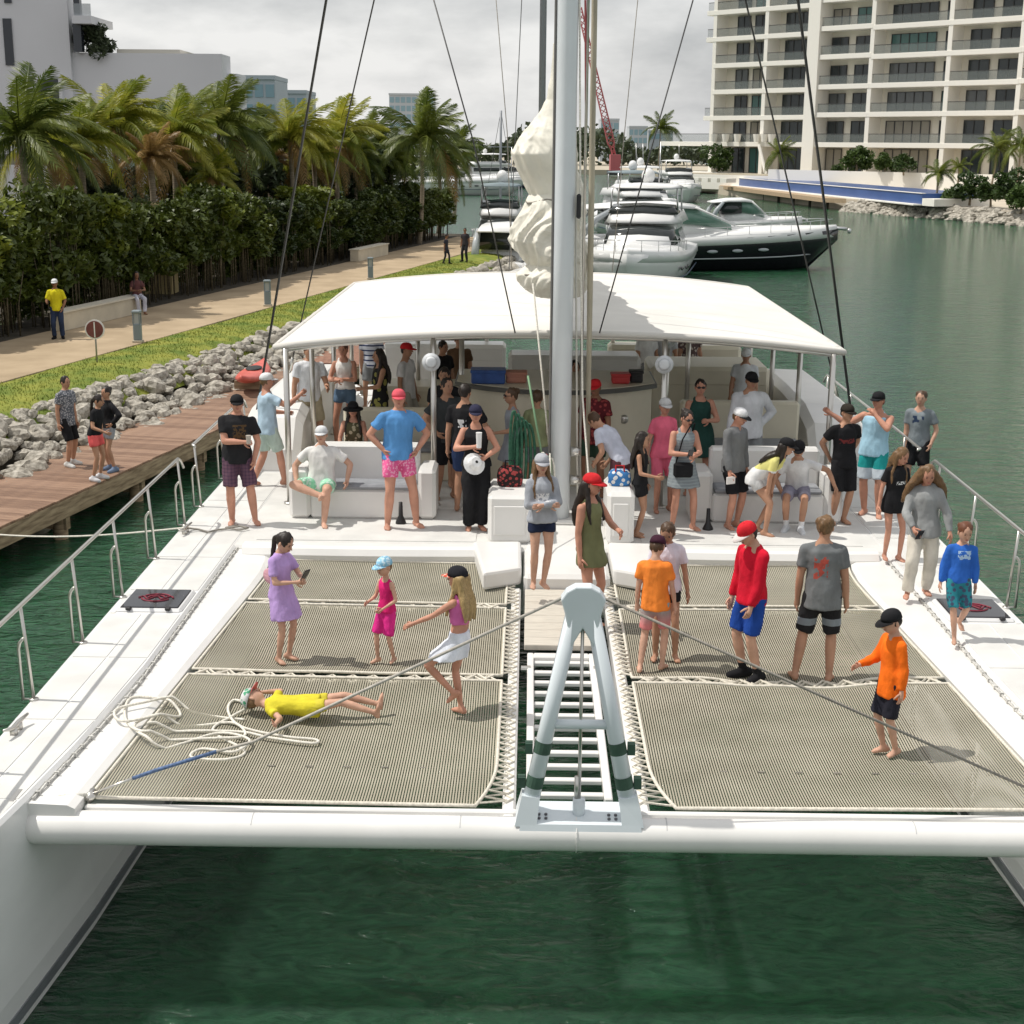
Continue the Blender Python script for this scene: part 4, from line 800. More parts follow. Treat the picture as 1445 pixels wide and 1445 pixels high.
k=len(pl); mb.add([(x,.0,z) for x,z in pl]+[(x,.13,z) for x,z in pl],[tuple(range(k)),tuple(range(2*k-1,k-1,-1))]+[(i,k+i,k+(i+1)%k,(i+1)%k) for i in range(k)])
o=bpart('head_plate',mb,GREYP,af); bv=o.modifiers.new('bevel','BEVEL'); bv.width=.012; bv.segments=2
for q in (-.30,.26):
    mb=MB()
    for i in(0,1):
        for j in(0,1): mb.tube([(q+i*.055,.02-j*.05,1.60),(q+i*.055,.02-j*.05,1.637-j*.01)],.013,8)
    bpart('bolt',mb,mat('bolt_dark',(.12,.12,.13),.4,metal=.6),af)
mb=MB(); mb.tube([(ax,.05,1.58),(ax,.05,1.76)],.05,14); bpart('rod_socket',mb,GREYP,af,True)
mb=MB(); mb.tube([(ax,.05,1.7),(ax,.05,az-.2)],.014,8); mb.tube([(ax-.02,.05,1.75),(ax-.02,.05,1.95)],.02,8); bpart('tension_rod',mb,STEEL,af,True)
# nets
NETFEET=[tuple(w2b(at(u,v,1.545))[:2]) for u,v in((400,933),(545,934),(648,1008),(918,944),(938,928),(1054,958),(1130,960),(1168,960),(1250,1064),(400,1020),(450,1018),(500,1014))]
XO=lambda y: 4.0-.055*y+.10*max(0,(y-6.2))**2
for sg in(-1,1):
    for y0,y1 in((.20,3.05),(3.21,5.41),(5.55,7.24)):
        nx,ny=40,28; V=[];Fc=[]
        for j in range(ny+1):
            y=y0+(y1-y0)*j/ny; fr=max(0,1-(y-.2)/.9) if y0<1 else 0
            xi=.66+.16*fr**2; xo=XO(y)-.01
            for i in range(nx+1):
                t=i/nx; x=xi+(xo-xi)*t; sag=.075*math.sin(math.pi*t)**.8*math.sin(math.pi*j/ny)**.7
                zn=1.605-sag+(.03*t)
                for fx,fy in NETFEET:
                    dd=((sg*x-fx)**2+(y-fy)**2)/.10
                    if dd<9: zn-=max(0,zn-1.535)*math.exp(-dd)+.012*math.exp(-dd*2)
                V.append((sg*x,y,zn))
        for j in range(ny):
            for i in range(nx):
                a=j*(nx+1)+i; q=(a,a+1,a+nx+2,a+nx+1); Fc.append(q if sg>0 else q[::-1])
        mb=MB(); mb.add(V,Fc); tn=bpart('trampoline_net',mb,NET,smooth=True)
        # edge cord
        mb=MB(); eb=[V[i] for i in range(nx+1)]+[V[j*(nx+1)+nx] for j in range(1,ny+1)]+[V[ny*(nx+1)+i] for i in range(nx-1,-1,-1)]+[V[j*(nx+1)] for j in range(ny-1,0,-1)]
        mb.tube([(q[0],q[1],q[2]+.004) for q in eb],.016,6,closed=True); bpart('edge_cord',mb,CORD,tn,True)
        # lacing to the central beam
        mb=MB(); pts=[]; bx=.565
        for i,y in enumerate(np.arange(y0+.06,y1,.062)):
            fr=max(0,1-(y-.2)/.9) if y0<1 else 0
            pts.append((sg*(bx if i%2 else .66+.16*fr**2),y,1.60+.008*rnd.random()))
        mb.tube(pts,.010,5); bpart('centre_lacing',mb,CORD,tn)
        if y0>3:   # lacing to the panel in front
            for k,(c1,wv) in enumerate(((.0,0),(.05,1),(.11,0))):
                mb=MB(); pts=[]
                for i,x in enumerate(np.arange(.70+c1,XO(y0)-.05,.105)):
                    pts.append((sg*x,(y0-.005 if (i+k)%2 else y0-.155),1.60-.05*math.sin(math.pi*(x-.7)/3.2)+.03*(x-.7)/3.2+.012*k))
                mb.tube(pts,.016,5); bpart('panel_lacing',mb,CORD,tn)
        # short reinforcement stitches
        if y0<1:
            mb=MB()
            for i in range(9):
                x=.95+i*.33; mb.tube([(sg*x,1.02,1.56+.01),(sg*(x+.06),1.02,1.56+.01)],.006,4)
            bpart('stitching',mb,GROPE,tn)
# crossbeam under the lacing
for y in(3.13,5.48):
    pass
# seats
def bench(name,x0,x1,yf,yb,zs,zb,arms=True,cush=True,m=GEL):
    mb=MB(); mb.box(x0,x1,yf,yb-.22,D-.003,zs,bev=.03); o=bpart(name,mb,m)
    mb=MB(); mb.box(x0,x1,yb-.216,yb,D-.003,zb,bev=.04); bpart('backrest',mb,m,o)
    if arms:
        for a,b_ in((x0-.30,x0-.003),(x1+.003,x1+.25)):
            mb=MB(); mb.box(a,b_,yf-.02,yb,D-.003,zs+.30,bev=.05); bpart('armrest',mb,m,o)
    if cush:
        mb=MB(); mb.box(x0+.03,x1-.03,yf-.02,yb-.24,zs+.003,zs+.075,bev=.03); bpart('cushion',mb,CUSH,o)
    return o
bench('front_bench',-3.45,-1.95,8.95,9.62,2.16,2.72); bench('front_bench',2.15,3.70,8.95,9.62,2.16,2.72)
bench('rear_bench',-3.35,-1.6,11.3,12.1,2.2,2.78,arms=False,m=CREAM); bench('rear_bench',2.0,3.9,11.6,12.4,2.25,2.9,arms=False,m=CREAM)
for x0,x1,y0,y1,zt,m in((-3.1,-1.5,14.2,15.2,2.75,CREAM),(1.75,3.9,15.2,16.6,3.0,CREAM),(-3.4,-.9,18.6,19.3,2.9,GEL),(-.8,1.6,15.4,16.2,3.15,GEL),(1.2,3.9,18.8,19.4,2.9,CREAM)):
    mb=MB(); mb.box(x0,x1,y0,y1,D-.003,zt,bev=.06); o=bpart('seat_locker',mb,m)
    mb=MB(); mb.box(x0+.06,x1-.06,y0-.015,y0+.01,zt-.32,zt-.06,bev=.01); bpart('back_pad',mb,m,o)
# curved console with dark-rimmed top
mb=MB(); rg=[]; prof=[(x,11.05+.75*(abs(x)/1.5)**2.2) for x in np.linspace(-1.5,1.5,22)]
for z in(D-.003,2.3,3.18): rg.append([(x,y,z) for x,y in prof]+[(1.5,13.0,z),(-1.5,13.0,z)])
mb.rings(rg); cs=bpart('console',mb,CREAM,label='curved cream console with dark rimmed counter')
mb=MB(); rg=[[(x*1.05,11.1+(y-11.1)*1.0-.09,z) for x,y in prof]+[(1.58,13.05,z),(-1.58,13.05,z)] for z in(3.185,3.245)]; mb.rings(rg); bpart('counter',mb,mat('counter_top',(.10,.10,.09),.35),cs)
mb=MB(); rg=[[(x*1.03,y-.03,z) for x,y in prof]+[(1.54,13.0,z),(-1.54,13.0,z)] for z in(3.248,3.26)]; mb.rings(rg); bpart('counter_inlay',mb,CREAM,cs)
for x,z in((1.05,2.75),(.78,2.5)):
    mb=MB(); y=11.05+.75*(x/1.5)**2.2; mb.tube([(x,y-.03,z),(x,y+.05,z)],.07,16); bpart('gauge',mb,STEEL,cs,True)
mb=MB(); mb.tube([(-.2,10.98,2.78),(-.2,10.9,2.85),(.1,10.9,2.85),(.1,10.98,2.78)],.012,6); bpart('grab_handle',mb,REDPL,cs)
# roof
NXr,NYr=24,20; V=[];Fc=[]
def rz(x,y): 
    t=abs(x)/4.03; return 4.31-.26*t**2.2-.02*math.sin(y*2.1)*(1-t)
for j in range(NYr+1):
    for i in range(NXr+1):
        x=-4.03+8.06*i/NXr; y=9.72+(19.3-9.72)*j/NYr; y+= .10*(abs(x)/4.03)**3*(1 if j==0 else 0)
        V.append((x,y,rz(x,y)))
nV=len(V); V+=[(x,y,z-.05) for x,y,z in V]
for j in range(NYr):
    for i in range(NXr):
        a=j*(NXr+1)+i; Fc.append((a,a+1,a+NXr+2,a+NXr+1)); Fc.append((a+nV,a+NXr+1+nV,a+NXr+2+nV,a+1+nV))
bd=[i for i in range(NXr)]; 
for i in range(NXr): Fc.append((i,i+nV,i+1+nV,i+1)); a=NYr*(NXr+1)+i; Fc.append((a,a+1,a+1+nV,a+nV))
for j in range(NYr): a=j*(NXr+1); Fc.append((a,a+NXr+1,a+NXr+1+nV,a+nV)); a+=NXr; Fc.append((a,a+nV,a+NXr+1+nV,a+NXr+1))
mb=MB(); mb.add(V,Fc); roof=bpart('awning_roof',mb,CANV,smooth=False,label='white cambered awning roof over the cockpit')
ed=[V[i] for i in range(NXr+1)]+[V[j*(NXr+1)+NXr] for j in range(1,NYr+1)]+[V[NYr*(NXr+1)+i] for i in range(NXr-1,-1,-1)]+[V[j*(NXr+1)] for j in range(NYr-1,0,-1)]
mb=MB(); mb.tube([(q[0],q[1],q[2]-.02) for q in ed],.045,8,closed=True); bpart('edge_roll',mb,mat('canvas_edge',(.62,.60,.56),.8),roof,True)
for y in(9.8,12.4,15,17.6,19.2):   # roof bows
    mb=MB(); mb.tube([(x,y,rz(x,y)-.08) for x in np.linspace(-3.92,3.92,17)],.03,8); bpart('roof_bow',mb,STEEL,roof,True)
for y,xs in((9.8,(-3.88,-1.78,1.5,3.88)),(12.4,(-3.9,-1.5,1.78,3.9)),(15,(-3.9,-2.4,2.4,3.9)),(17.6,(-3.9,3.9)),(19.2,(-3.9,-1.3,1.3,3.9))):
    for x in xs:
        mb=MB(); mb.tube([(x,y,D),(x,y,rz(x,y)-.06)],.042,12); mb.tube([(x,y,D),(x,y,D+.02)],.09,12); po=bpart('post',mb,STEEL,roof,True)
        if y==9.8 and abs(x)<2 or (y==12.4 and x==1.78):
            mb=MB(); mb.tube([(x-.02,y-.17,3.86),(x-.02,y-.05,3.86)],[.13,.10],20); mb.tube([(x-.02,y-.185,3.86),(x-.02,y-.17,3.86)],[.05,.09],16); bpart('loudspeaker',mb,mat('speaker_white',(.66,.68,.70),.5),roof,True)
# mast, boom, sail
mb=MB(); rg=[]
for z in(D,6,10,16,24): rg.append([(.02+.145*math.cos(a),8.95+.20*math.sin(a),z) for a in np.linspace(0,2*math.pi,24,endpoint=False)])
mb.rings(rg); ms=bpart('mast',mb,ALU,smooth=True)
mb=MB(); mb.box(-.145,-.115,8.86,8.98,2.2,24,bev=.008); bpart('mast_track',mb,mat('track_grey',(.22,.21,.20),.5,metal=.5),ms)
mb=MB(); mb.box(-.28,.32,8.68,9.22,D-.002,D+.07,bev=.03); bpart('mast_step',mb,GEL,ms)
mb=MB(); mb.box(.18,.24,8.8,8.9,5.9,6.22,bev=.02); bpart('winch_clutch',mb,DARK,ms)
for z in(2.35,2.75):
    mb=MB(); mb.tube([(.17,8.9,z),(.30,8.9,z)],[.07,.055],14); bpart('winch',mb,STEEL,ms,True)
mb=MB(); mb.tube([(.02,9.2,4.72),(.02,18.2,4.85)],.11,16); bpart('boom',mb,ALU,ms,True)
# spare halyard pole right of the mast (rolled tan sailcloth)
mb=MB(); mb.tube([(.42,9.30,2.0),(.40,9.30,5),(.36,9.28,12),(.3,9.2,24)],[.025,.04,.038,.03],10); bpart('rolled_sail',mb,mat('tan_sail',(.42,.38,.29),.8,var=.2,vscale=5,stretch=(1,1,.2)),ms,True)
mb=MB(); mb.tube([(.30,9.1,1.9),(.27,9.1,24)],.02,8); bpart('mast_rod',mb,STEEL,ms,True)
def zv(v,y=9.5): return float(w2b(atB(780,v,y))[2])
def xu(u,v,y=9.5): return float(w2b(atB(u,v,y))[0])
prof=[(60,781,790,.05),(110,777,792,.07),(140,771,800,.10),(165,757,806,.18),(195,733,810,.30),(218,723,812,.36),(240,731,813,.33),(258,741,813,.28),(275,750,815,.25),(288,738,818,.33),(300,731,822,.38),(318,725,826,.42),(340,718,830,.46),(358,727,832,.46),(374,741,832,.42),(388,734,830,.5),(402,742,834,.5),(418,756,820,.42)]
pv=[p[0] for p in prof]
def sail_pt(a,v,k=1.0):
    l=np.interp(v,pv,[p[1] for p in prof]); r_=np.interp(v,pv,[p[2] for p in prof]); ry=np.interp(v,pv,[p[3] for p in prof])
    x0,x1=xu(l,v),xu(r_,v); return Vector(((x0+x1)/2+(x1-x0)/2*k*math.cos(a),9.68+1.35*ry*k*math.sin(a),zv(v)))
mb=MB(); rg=[]; NS=150
def ridged(p,o=3):
    r_=0; am=1.0; tot=0
    for i in range(o): r_+=am*(1-2.4*abs(mnoise.noise(p*(2.03**i)+Vector((i*9.1,3.7*i,0))))); tot+=am; am*=.42
    return r_/tot
for v in np.linspace(60,418,260):
    lo_=min(1,max(0,(v-255)/35)); ring=[]
    for k in range(NS):
        a=2*math.pi*k/NS; p=sail_pt(a,v,1.0); c=sail_pt(0,v,0)
        q=Vector((p.x-.1,p.y-9.6,p.z))
        up_=Vector((q.x*3.6+q.z*1.3,q.y*3.6,q.z*.75+q.x*.5)); dn_=Vector((q.x*1.5+q.z*.8,q.y*1.7,q.z*3.4-q.x*2.2+1.1*math.cos(a*2)))
        f=.93+.17*((1-lo_)*ridged(up_)+lo_*ridged(dn_))+.06*mnoise.noise(q*1.7+Vector((5,0,0)))
        ring.append(c+(p-c)*f+Vector((.05*lo_*math.sin(v*.09),0,0)))
    rg.append(ring)
mb.rings(rg); bpart('mainsail',mb,SAILM,ms,True,label='loosely bunched cream mainsail hanging behind the mast')
for v in (284,384):     # sail ties
    mb=MB(); mb.tube([sail_pt(2*math.pi*k/24,v+3*math.sin(k),.985) for k in range(24)],.014,6,closed=True); bpart('sail_tie',mb,GROPE,ms,True)
mb=MB(); rg=[]
for y in np.linspace(10,17.5,40):
    h=1.75-.13*(y-10)+.07*math.sin(y*5)+.04*math.sin(y*13); w_=.30+.04*math.sin(y*7)
    rg.append([(.02+w_*math.cos(a)*(1+.1*math.sin(4*a+y*3)),y,4.83+h*.5+h*.55*math.sin(a)) for a in np.linspace(0,2*math.pi,20,endpoint=False)])
mb.rings(rg); bpart('flaked_sail',mb,SAILM,ms,True)
# standing rigging: photo pixel at the top edge of the frame fixes the lead towards the mast
def stay(foot,u0,r,name='shroud',m=WIRE,mx=0.02,my=8.95):
    lo,hi=6.,60.
    f=np.array(foot,float)
    def uat(Z):
        t=np.array([mx,my,Z]); a,b_=0.,1.
        for _ in range(40):
            c=(a+b_)/2; q=b2w(f+(t-f)*c)
            if (q-_C)@_fw<.1 or proj(q)[1]<0: b_=c
            else: a=c
        return proj(b2w(f+(t-f)*a))[0]
    inv=(foot[0]-mx)<0
    for _ in range(40):
        Z=(lo+hi)/2; u=uat(Z)
        if (u>u0)==inv: lo=Z
        else: hi=Z
    Z=min(Z,24.0); f2=Vector(foot); t2=Vector((mx,my,Z)); mb=MB(); mb.tube([f2,t2],r,6); o=bpart(name,mb,m,smooth=True)
    mb=MB(); d=(t2-f2).normalized(); mb.tube([f2,f2+d*.5],r*2.0,8); bpart('turnbuckle',mb,STEEL,o,True)
stay((-5.08,13.0,D),428,.020); stay((-4.98,16.5,2.5),528,.014); stay((5.1,13.2,D),1150,.022); stay((5.0,14.6,2.6),1052,.015)
def line(pts,r,m=ROPE,name='rope',n=6): mb=MB(); mb.tube(pts,r,n); return bpart(name,mb,m,smooth=True)
def pb(u,v,y): return Vector(w2b(atB(u,v,y)))
line([pb(612,0,10.2),pb(668,200,10.0),pb(727,470,9.6)],.010,WIRE,'lazy_jack'); line([pb(978,0,10.2),pb(846,470,9.6)],.010,WIRE,'lazy_jack')
line([pb(700,0,13),pb(716,190,13),pb(722,380,13)],.007,GROPE,'lazy_jack'); line([pb(900,0,13),pb(880,200,13),pb(864,384,13)],.007,GROPE,'lazy_jack')
line([pb(752,400,9.0),pb(768,560,8.95),pb(776,640,8.9)],.013,ROPE,'halyard'); line([pb(745,530,8.9),pb(757,600,8.8),pb(768,660,8.75)],.014,mat('green_line',(.2,.35,.2),.7),'halyard')
line([pb(818,0,8.9),pb(819,300,8.9),pb(822,560,8.8),pb(832,690,8.4),pb(842,830,7.2)],.013,ROPE,'halyard')
line([pb(812,0,9.0),pb(813,420,9.0),pb(815,740,8.9)],.013,mat('pale_rope',(.6,.58,.52),.7),'halyard')
line([pb(826,0,9.1),pb(827,200,9.1)],.014,mat('red_rope',(.5,.12,.12),.7),'halyard')
line([pb(776,640,8.6),pb(777,760,7.5),pb(774,835,6.4)],.010,ROPE,'halyard')
# bridle from the striker head
hp=Vector((ax,.06,az-.02))
line([hp+Vector((-.14,0,0)),Vector((-2.6,.12,2.18)),Vector((-2.9,.125,2.09))],.013,mat('bridle_rope',(.45,.42,.37),.7,var=.15,vscale=30),'bridle')
line([Vector((-2.9,.125,2.09)),Vector((-3.4,.15,1.91)),Vector((-3.6,.16,1.83))],.016,mat('blue_rope',(.10,.16,.30),.7,var=.3,vscale=40),'bridle')
line([Vector((-3.6,.16,1.83)),Vector((-3.95,.2,1.67))],.012,STEEL,'bridle')
line([hp+Vector((.14,0,0)),Vector((4.0,.2,1.67))],.012,GROPE,'bridle')
# mast-foot clutter, winch handles
for x,y in((-2.17,8.72),(2.05,8.55)):
    mb=MB(); mb.tube([(x,y,D),(x,y,D+.03),(x,y,D+.11),(x,y,D+.30)],[.075,.07,.032,.026],12); bpart('deck_horn',mb,DARK,smooth=True)
for k in range(5):
    mb=MB(); x=-.62+.05*k; y=8.78+.03*k; pts=[]
    for i in range(26):
        a=2*math.pi*i/25; pts.append((x+(.05+.012*k)*math.sin(a),y+.01*math.sin(3*a),2.78+.55*math.cos(a)-.05*k))
    mb.tube(pts,.020,6); bpart('rope_hank',mb,GREENR,smooth=True)
for k in range(4):
    mb=MB(); x=-.22+.04*k; pts=[(x+.05*math.sin(2*math.pi*i/25),8.72+.02*k,2.35+.42*math.cos(2*math.pi*i/25)-.03*k) for i in range(26)]
    mb.tube(pts,.016,6); bpart('rope_hank',mb,(ROPE,REDPL,mat('sage_rope',(.3,.36,.25),.8),ROPE)[k],smooth=True)
# ================================================================ people
SKIN={}
def skin(c,name):
    return mat('skin_'+name,c,.52,var=.13,vscale=5,spec=.3,bump=.12,bscale=30)
SK={'fair':skin((.56,.33,.235),'fair'),'tan':skin((.44,.24,.155),'tan'),'red':skin((.52,.26,.18),'ruddy'),'brown':skin((.25,.125,.075),'brown')}
EYE=mat('eye_dark',(.03,.02,.018),.25); LIP=mat('lips',(.40,.14,.12),.5)
HAIRC={'dark':(.018,.012,.009),'brown':(.075,.04,.02),'blond':(.36,.25,.11),'auburn':(.13,.045,.02),'lbrown':(.16,.09,.04)}
def hairmat(k): return mat('hair_'+k,HAIRC[k],.5,var=.35,vscale=30,stretch=(6,6,.6))
CN=[0]
def cloth(col,pat=None,col2=None,arg=None):
    key='cloth_%s_%s_%s_%s'%('_'.join('%03d'%int(c*999) for c in col),pat,col2,arg)
    if key in MATS: return MATS[key]
    CN[0]+=1; m=mat(key,col,.88,var=.16,vscale=6,bump=.75,bscale=11,spec=.2,stretch=(1,1,.6)); m.name='fabric_%d'%CN[0]
    if pat:
        t=m.node_tree; nd=t.nodes; lk=t.links; p=nd['Principled BSDF']; src=p.inputs['Base Color'].links[0].from_socket; tc=nd.new('ShaderNodeTexCoord'); sp=nd.new('ShaderNodeSeparateXYZ'); lk.new(tc.outputs['Object'],sp.inputs[0])
        def M(op,a,b=None):
            n=nd.new('ShaderNodeMath'); n.operation=op
            for i,q in enumerate((a,b)):
                if q is None: continue
                if isinstance(q,(int,float)): n.inputs[i].default_value=q
                else: lk.new(q,n.inputs[i])
            return n.outputs[0]
        x,y,z=sp.outputs
        if pat=='floral':
            v=nd.new('ShaderNodeTexVoronoi'); v.inputs['Scale'].default_value=arg or 22; lk.new(tc.outputs['Object'],v.inputs[0]); f=M('LESS_THAN',v.outputs['Distance'],.42)
        elif pat=='plaid':
            f=M('MULTIPLY',M('ADD',M('LESS_THAN',M('FRACT',M('MULTIPLY',x,22)),.35),M('LESS_THAN',M('FRACT',M('MULTIPLY',z,22)),.35)),.5)
        elif pat=='below': f=M('LESS_THAN',z,arg)                    # lower band of the garment
        elif pat=='band': f=M('MULTIPLY',M('LESS_THAN',z,arg[1]),M('GREATER_THAN',z,arg[0]))
        elif pat=='ombre':
            f=M('SUBTRACT',1.0,M('MINIMUM',1.0,M('MAXIMUM',0.0,M('DIVIDE',M('SUBTRACT',z,arg[0]),arg[1]-arg[0]))))
        elif pat=='stripe': f=M('LESS_THAN',M('FRACT',M('MULTIPLY',z,arg or 14)),.3)
        elif pat=='print':   # block of print: (x0,x1,z0,z1,front,scale)
            x0,x1,z0,z1,fr,scl=arg; n=nd.new('ShaderNodeTexNoise'); n.inputs['Scale'].default_value=scl; n.inputs['Detail'].default_value=1; lk.new(tc.outputs['Object'],n.inputs[0])
            f=M('MULTIPLY',M('MULTIPLY',M('GREATER_THAN',x,x0),M('LESS_THAN',x,x1)),M('MULTIPLY',M('GREATER_THAN',z,z0),M('LESS_THAN',z,z1)))
            f=M('MULTIPLY',f,M('LESS_THAN',y,0.0) if fr else M('GREATER_THAN',y,0.0)); f=M('MULTIPLY',f,M('GREATER_THAN',n.outputs[0],.47))
        mx=nd.new('ShaderNodeMixRGB'); lk.new(f,mx.inputs[0]); lk.new(src,mx.inputs[1]); mx.inputs[2].default_value=(*col2,1); lk.new(mx.outputs[0],p.inputs['Base Color'])
    return m
def ik(a,t,l1,l2,hint):
    a=Vector(a);t=Vector(t); d=t-a; L_=d.length; mxl=(l1+l2)*.995
    if L_>mxl: t=a+d*(mxl/L_); d=t-a; L_=mxl
    L_=max(L_,abs(l1-l2)+.01); dn=d.normalized(); x=(l1*l1-l2*l2+L_*L_)/(2*L_); h=math.sqrt(max(0,l1*l1-x*x)); hv=Vector(hint); hv=hv-dn*hv.dot(dn)
    if hv.length<1e-4: hv=Vector((0,1,0))
    return a+dn*x+hv.normalized()*h, t
ARM={'dn':((.25,-.03,.79),(.4,1,0)),'hip':((.20,-.04,1.02),(1,.45,0)),'fw':((.17,-.30,1.10),(.5,.4,-1)),'ph':((.06,-.29,1.16),(.8,.2,-1)),'fold':((-.06,-.19,1.15),(1,0,-.8)),'bk':((.12,.15,.96),(1,.6,0)),'up':((.07,-.19,1.50),(1,-.4,-.7)),'pk':((.20,-.08,.90),(.8,.8,0)),'rest':((.30,-.05,.98),(1,.6,0))}
JOBS=[]   # (object, voxel, smooth, finish)
def job(mb,name,mats,parent,vox,sm=3,fold=0,fs=11,extra=None,stretch=(1,1,1)):
    me=mb.mesh(name,mats[:1]); o=link(name,me,parent); r=o.modifiers.new('r','REMESH'); r.mode='VOXEL'; r.voxel_size=vox
    s=o.modifiers.new('s','SMOOTH'); s.factor=.5; s.iterations=sm
    JOBS.append((o,mats,fold,fs,extra,stretch)); return o
HEADS=[]
def person(label,feet=None,vt=None,z=D,by=None,head=None,h=None,yaw=0,sex='m',wd=1.0,sk='fair',hair='brown',hs='short',cap=None,capyaw=0,sg=False,top=None,bot=None,aR='dn',aL='dn',fR=None,fL=None,pel=None,lean=0,roll=0,twist=0,hd=(0,0),group=None,shoes=None,socks=None,vox=.0165,mtx=None,kR=.35,kL=.35,bag=None,hatty='cap'):
    if mtx is None:
        if feet is not None:
            P=at(feet[0],feet[1],z)
            if h is None:
                lo,hi=.5,2.4
                for _ in range(30):
                    m_=(lo+hi)/2
                    if proj(P+np.array([0,0,m_]))[1]>vt: lo=m_
                    else: hi=m_
                h=lo
        else:
            P=atB(head[0],head[1],by); hh=P[2]-z; h=h or hh; P=np.array([P[0],P[1],z])
    else: P=np.array([0,0,0])
    s=h/1.75; e=empty('person',tuple(P),R(yaw),label,'person',group); e.scale=(s,s,s)
    if mtx is not None: e.matrix_world=mtx@Matrix.Diagonal((s,s,s,1))
    kid=h<1.5; fem=sex=='f'
    kh=(.14+.054*h)/(.2345*s); vx=vox/s
    pr_=random.Random(sum(map(ord,label)))
    if pel is None:      # weight on one leg
        w_=pr_.choice((-1,1))*pr_.uniform(.015,.045); pel=(w_,pr_.uniform(-.015,.02),.94); roll=roll-w_*60; twist=twist+pr_.uniform(-7,7); hd=(hd[0]+pr_.uniform(-9,9),hd[1]+pr_.uniform(-3,5))
        if fR is None and fL is None: fR=(-.09-pr_.uniform(0,.05),pr_.uniform(-.06,.06),.075); fL=(.09+pr_.uniform(0,.05),pr_.uniform(-.06,.06),.075)
    pel=Vector(pel); Mt=Matrix.Rotation(R(twist),3,'Z')@Matrix.Rotation(R(lean),3,'X')@Matrix.Rotation(R(roll),3,'Y')
    Mh=Matrix.Rotation(R(twist+hd[0]),3,'Z')@Matrix.Rotation(R(lean*.55+hd[1]),3,'X')
    def T(x,y,zz):
        k=min(1,max(0,(zz-.90)/.16)); k=k*k*(3-2*k)
        v=Vector((x,y,zz-.945)); return pel+v.lerp(Mt@v,k)
    sw=.178 if not fem else .155
    if kid: sw*=.93
    sw*=1+.35*(wd-1)
    TR=[(.86,.10,.085),(.92,.150,.103),(1.0,.152,.103),(1.10,.138,.098),(1.22,.146,.106),(1.34,.160,.110),(1.42,.150,.092),(1.465,.10,.072),(1.51,.058,.058)]
    if fem: TR=[(.86,.105,.09),(.92,.158,.108),(1.0,.145,.10),(1.10,.115,.085),(1.22,.128,.10),(1.32,.140,.112),(1.40,.130,.085),(1.455,.085,.065),(1.51,.050,.052)]
    if kid: TR=[(q[0],q[1]*.93,q[2]*.95) for q in TR]
    TR=[(q[0],q[1]*(wd if q[0]<1.4 else 1+.4*(wd-1)),q[2]*(wd**1.3 if q[0]<1.4 else 1)) for q in TR]
    def ell(zz,rx,ry,n=18,fn=T): return [fn(rx*math.cos(a),ry*math.sin(a),zz) for a in np.linspace(0,2*math.pi,n,endpoint=False)]
    def prof(zz): return np.interp(zz,[q[0] for q in TR],[q[1] for q in TR]),np.interp(zz,[q[0] for q in TR],[q[2] for q in TR])
    body=MB(); body.rings([ell(*q) for q in TR])
    lr=(1+.5*(wd-1))*(.92 if fem else 1)*(.92 if kid else 1)
    # limbs
    sh_={};el={};wr={};hp={};kn={};an={}
    for sd,nm,sp,ft in((-1,'R',aR,fR),(1,'L',aL,fL)):
        S=T(sd*sw,.0,1.398); 
        if isinstance(sp,str):
            tg,hint=ARM[sp]; tg=(tg[0]+pr_.uniform(-.025,.035),tg[1]+pr_.uniform(-.05,.03),tg[2]+pr_.uniform(-.02,.03))
        elif len(sp)==2 and isinstance(sp[0],tuple): tg,hint=sp
        else: tg,hint=sp,(.6,.5,-.6)
        tgt=pel+Mt@(Vector((sd*tg[0],tg[1],tg[2]-.945))); hv=Mt@Vector((sd*hint[0],hint[1],hint[2])); E,Wt=ik(S,tgt,.285,.25,hv); sh_[sd],el[sd],wr[sd]=S,E,Wt
        body.cone(S,S.lerp(E,.5),.054*lr,.050*lr); body.cone(S.lerp(E,.45),E,.051*lr,.041*lr); body.cone(E,E.lerp(Wt,.35),.042*lr,.043*lr); body.cone(E.lerp(Wt,.35),Wt,.043*lr,.030*lr)
        Hp=pel+Vector((sd*.088,0,-.02)); A=Vector(ft[:3]) if ft else Vector((sd*.105,.0,.075)); kh_=ft[3] if ft and len(ft)>3 else (sd*.12,-1,.15); K,A=ik(Hp,A,.435,.435,kh_); hp[sd],kn[sd],an[sd]=Hp,K,A
        body.cone(Hp,Hp.lerp(K,.5),.088*lr,.078*lr); body.cone(Hp.lerp(K,.45),K,.079*lr,.056*lr); body.cone(K,K.lerp(A,.32),.056*lr,.060*lr); body.cone(K.lerp(A,.32),A,.060*lr,.038*lr)
        # foot
        sdv=(A-K).normalized(); fd=Vector((sd*.25,-1,0)); fd=(fd-sdv*fd.dot(sdv)).normalized()
        if A.z<.14 and pel.z>.3: fd=Vector((sd*.25,-1,-.05)).normalized()
        hl_=A+sdv*.035-fd*.045; body.cone(A,hl_,.038,.036); body.cone(hl_+sdv*.01,A+fd*.09+sdv*.045,.035,.033); toe=A+fd*.15+sdv*.055
        side=fd.cross(sdv).normalized()
        body.cone(A+fd*.08+sdv*.045+side*.015,toe+side*.018,.032,.020); body.cone(A+fd*.08+sdv*.045-side*.015,toe-side*.02-fd*.015,.032,.018)
        # palm
        d=(Wt-E).normalized(); body.cone(Wt,Wt+d*.07,.030,.034)
    # neck and head
    nb=T(0,.012,1.485); hc=T(0,0,1.485)+Mh@Vector((0,-.022,.148*kh)); body.cone(nb,hc+Mh@Vector((0,.012,-.05)),.054 if not fem else .045,.050 if not fem else .042)
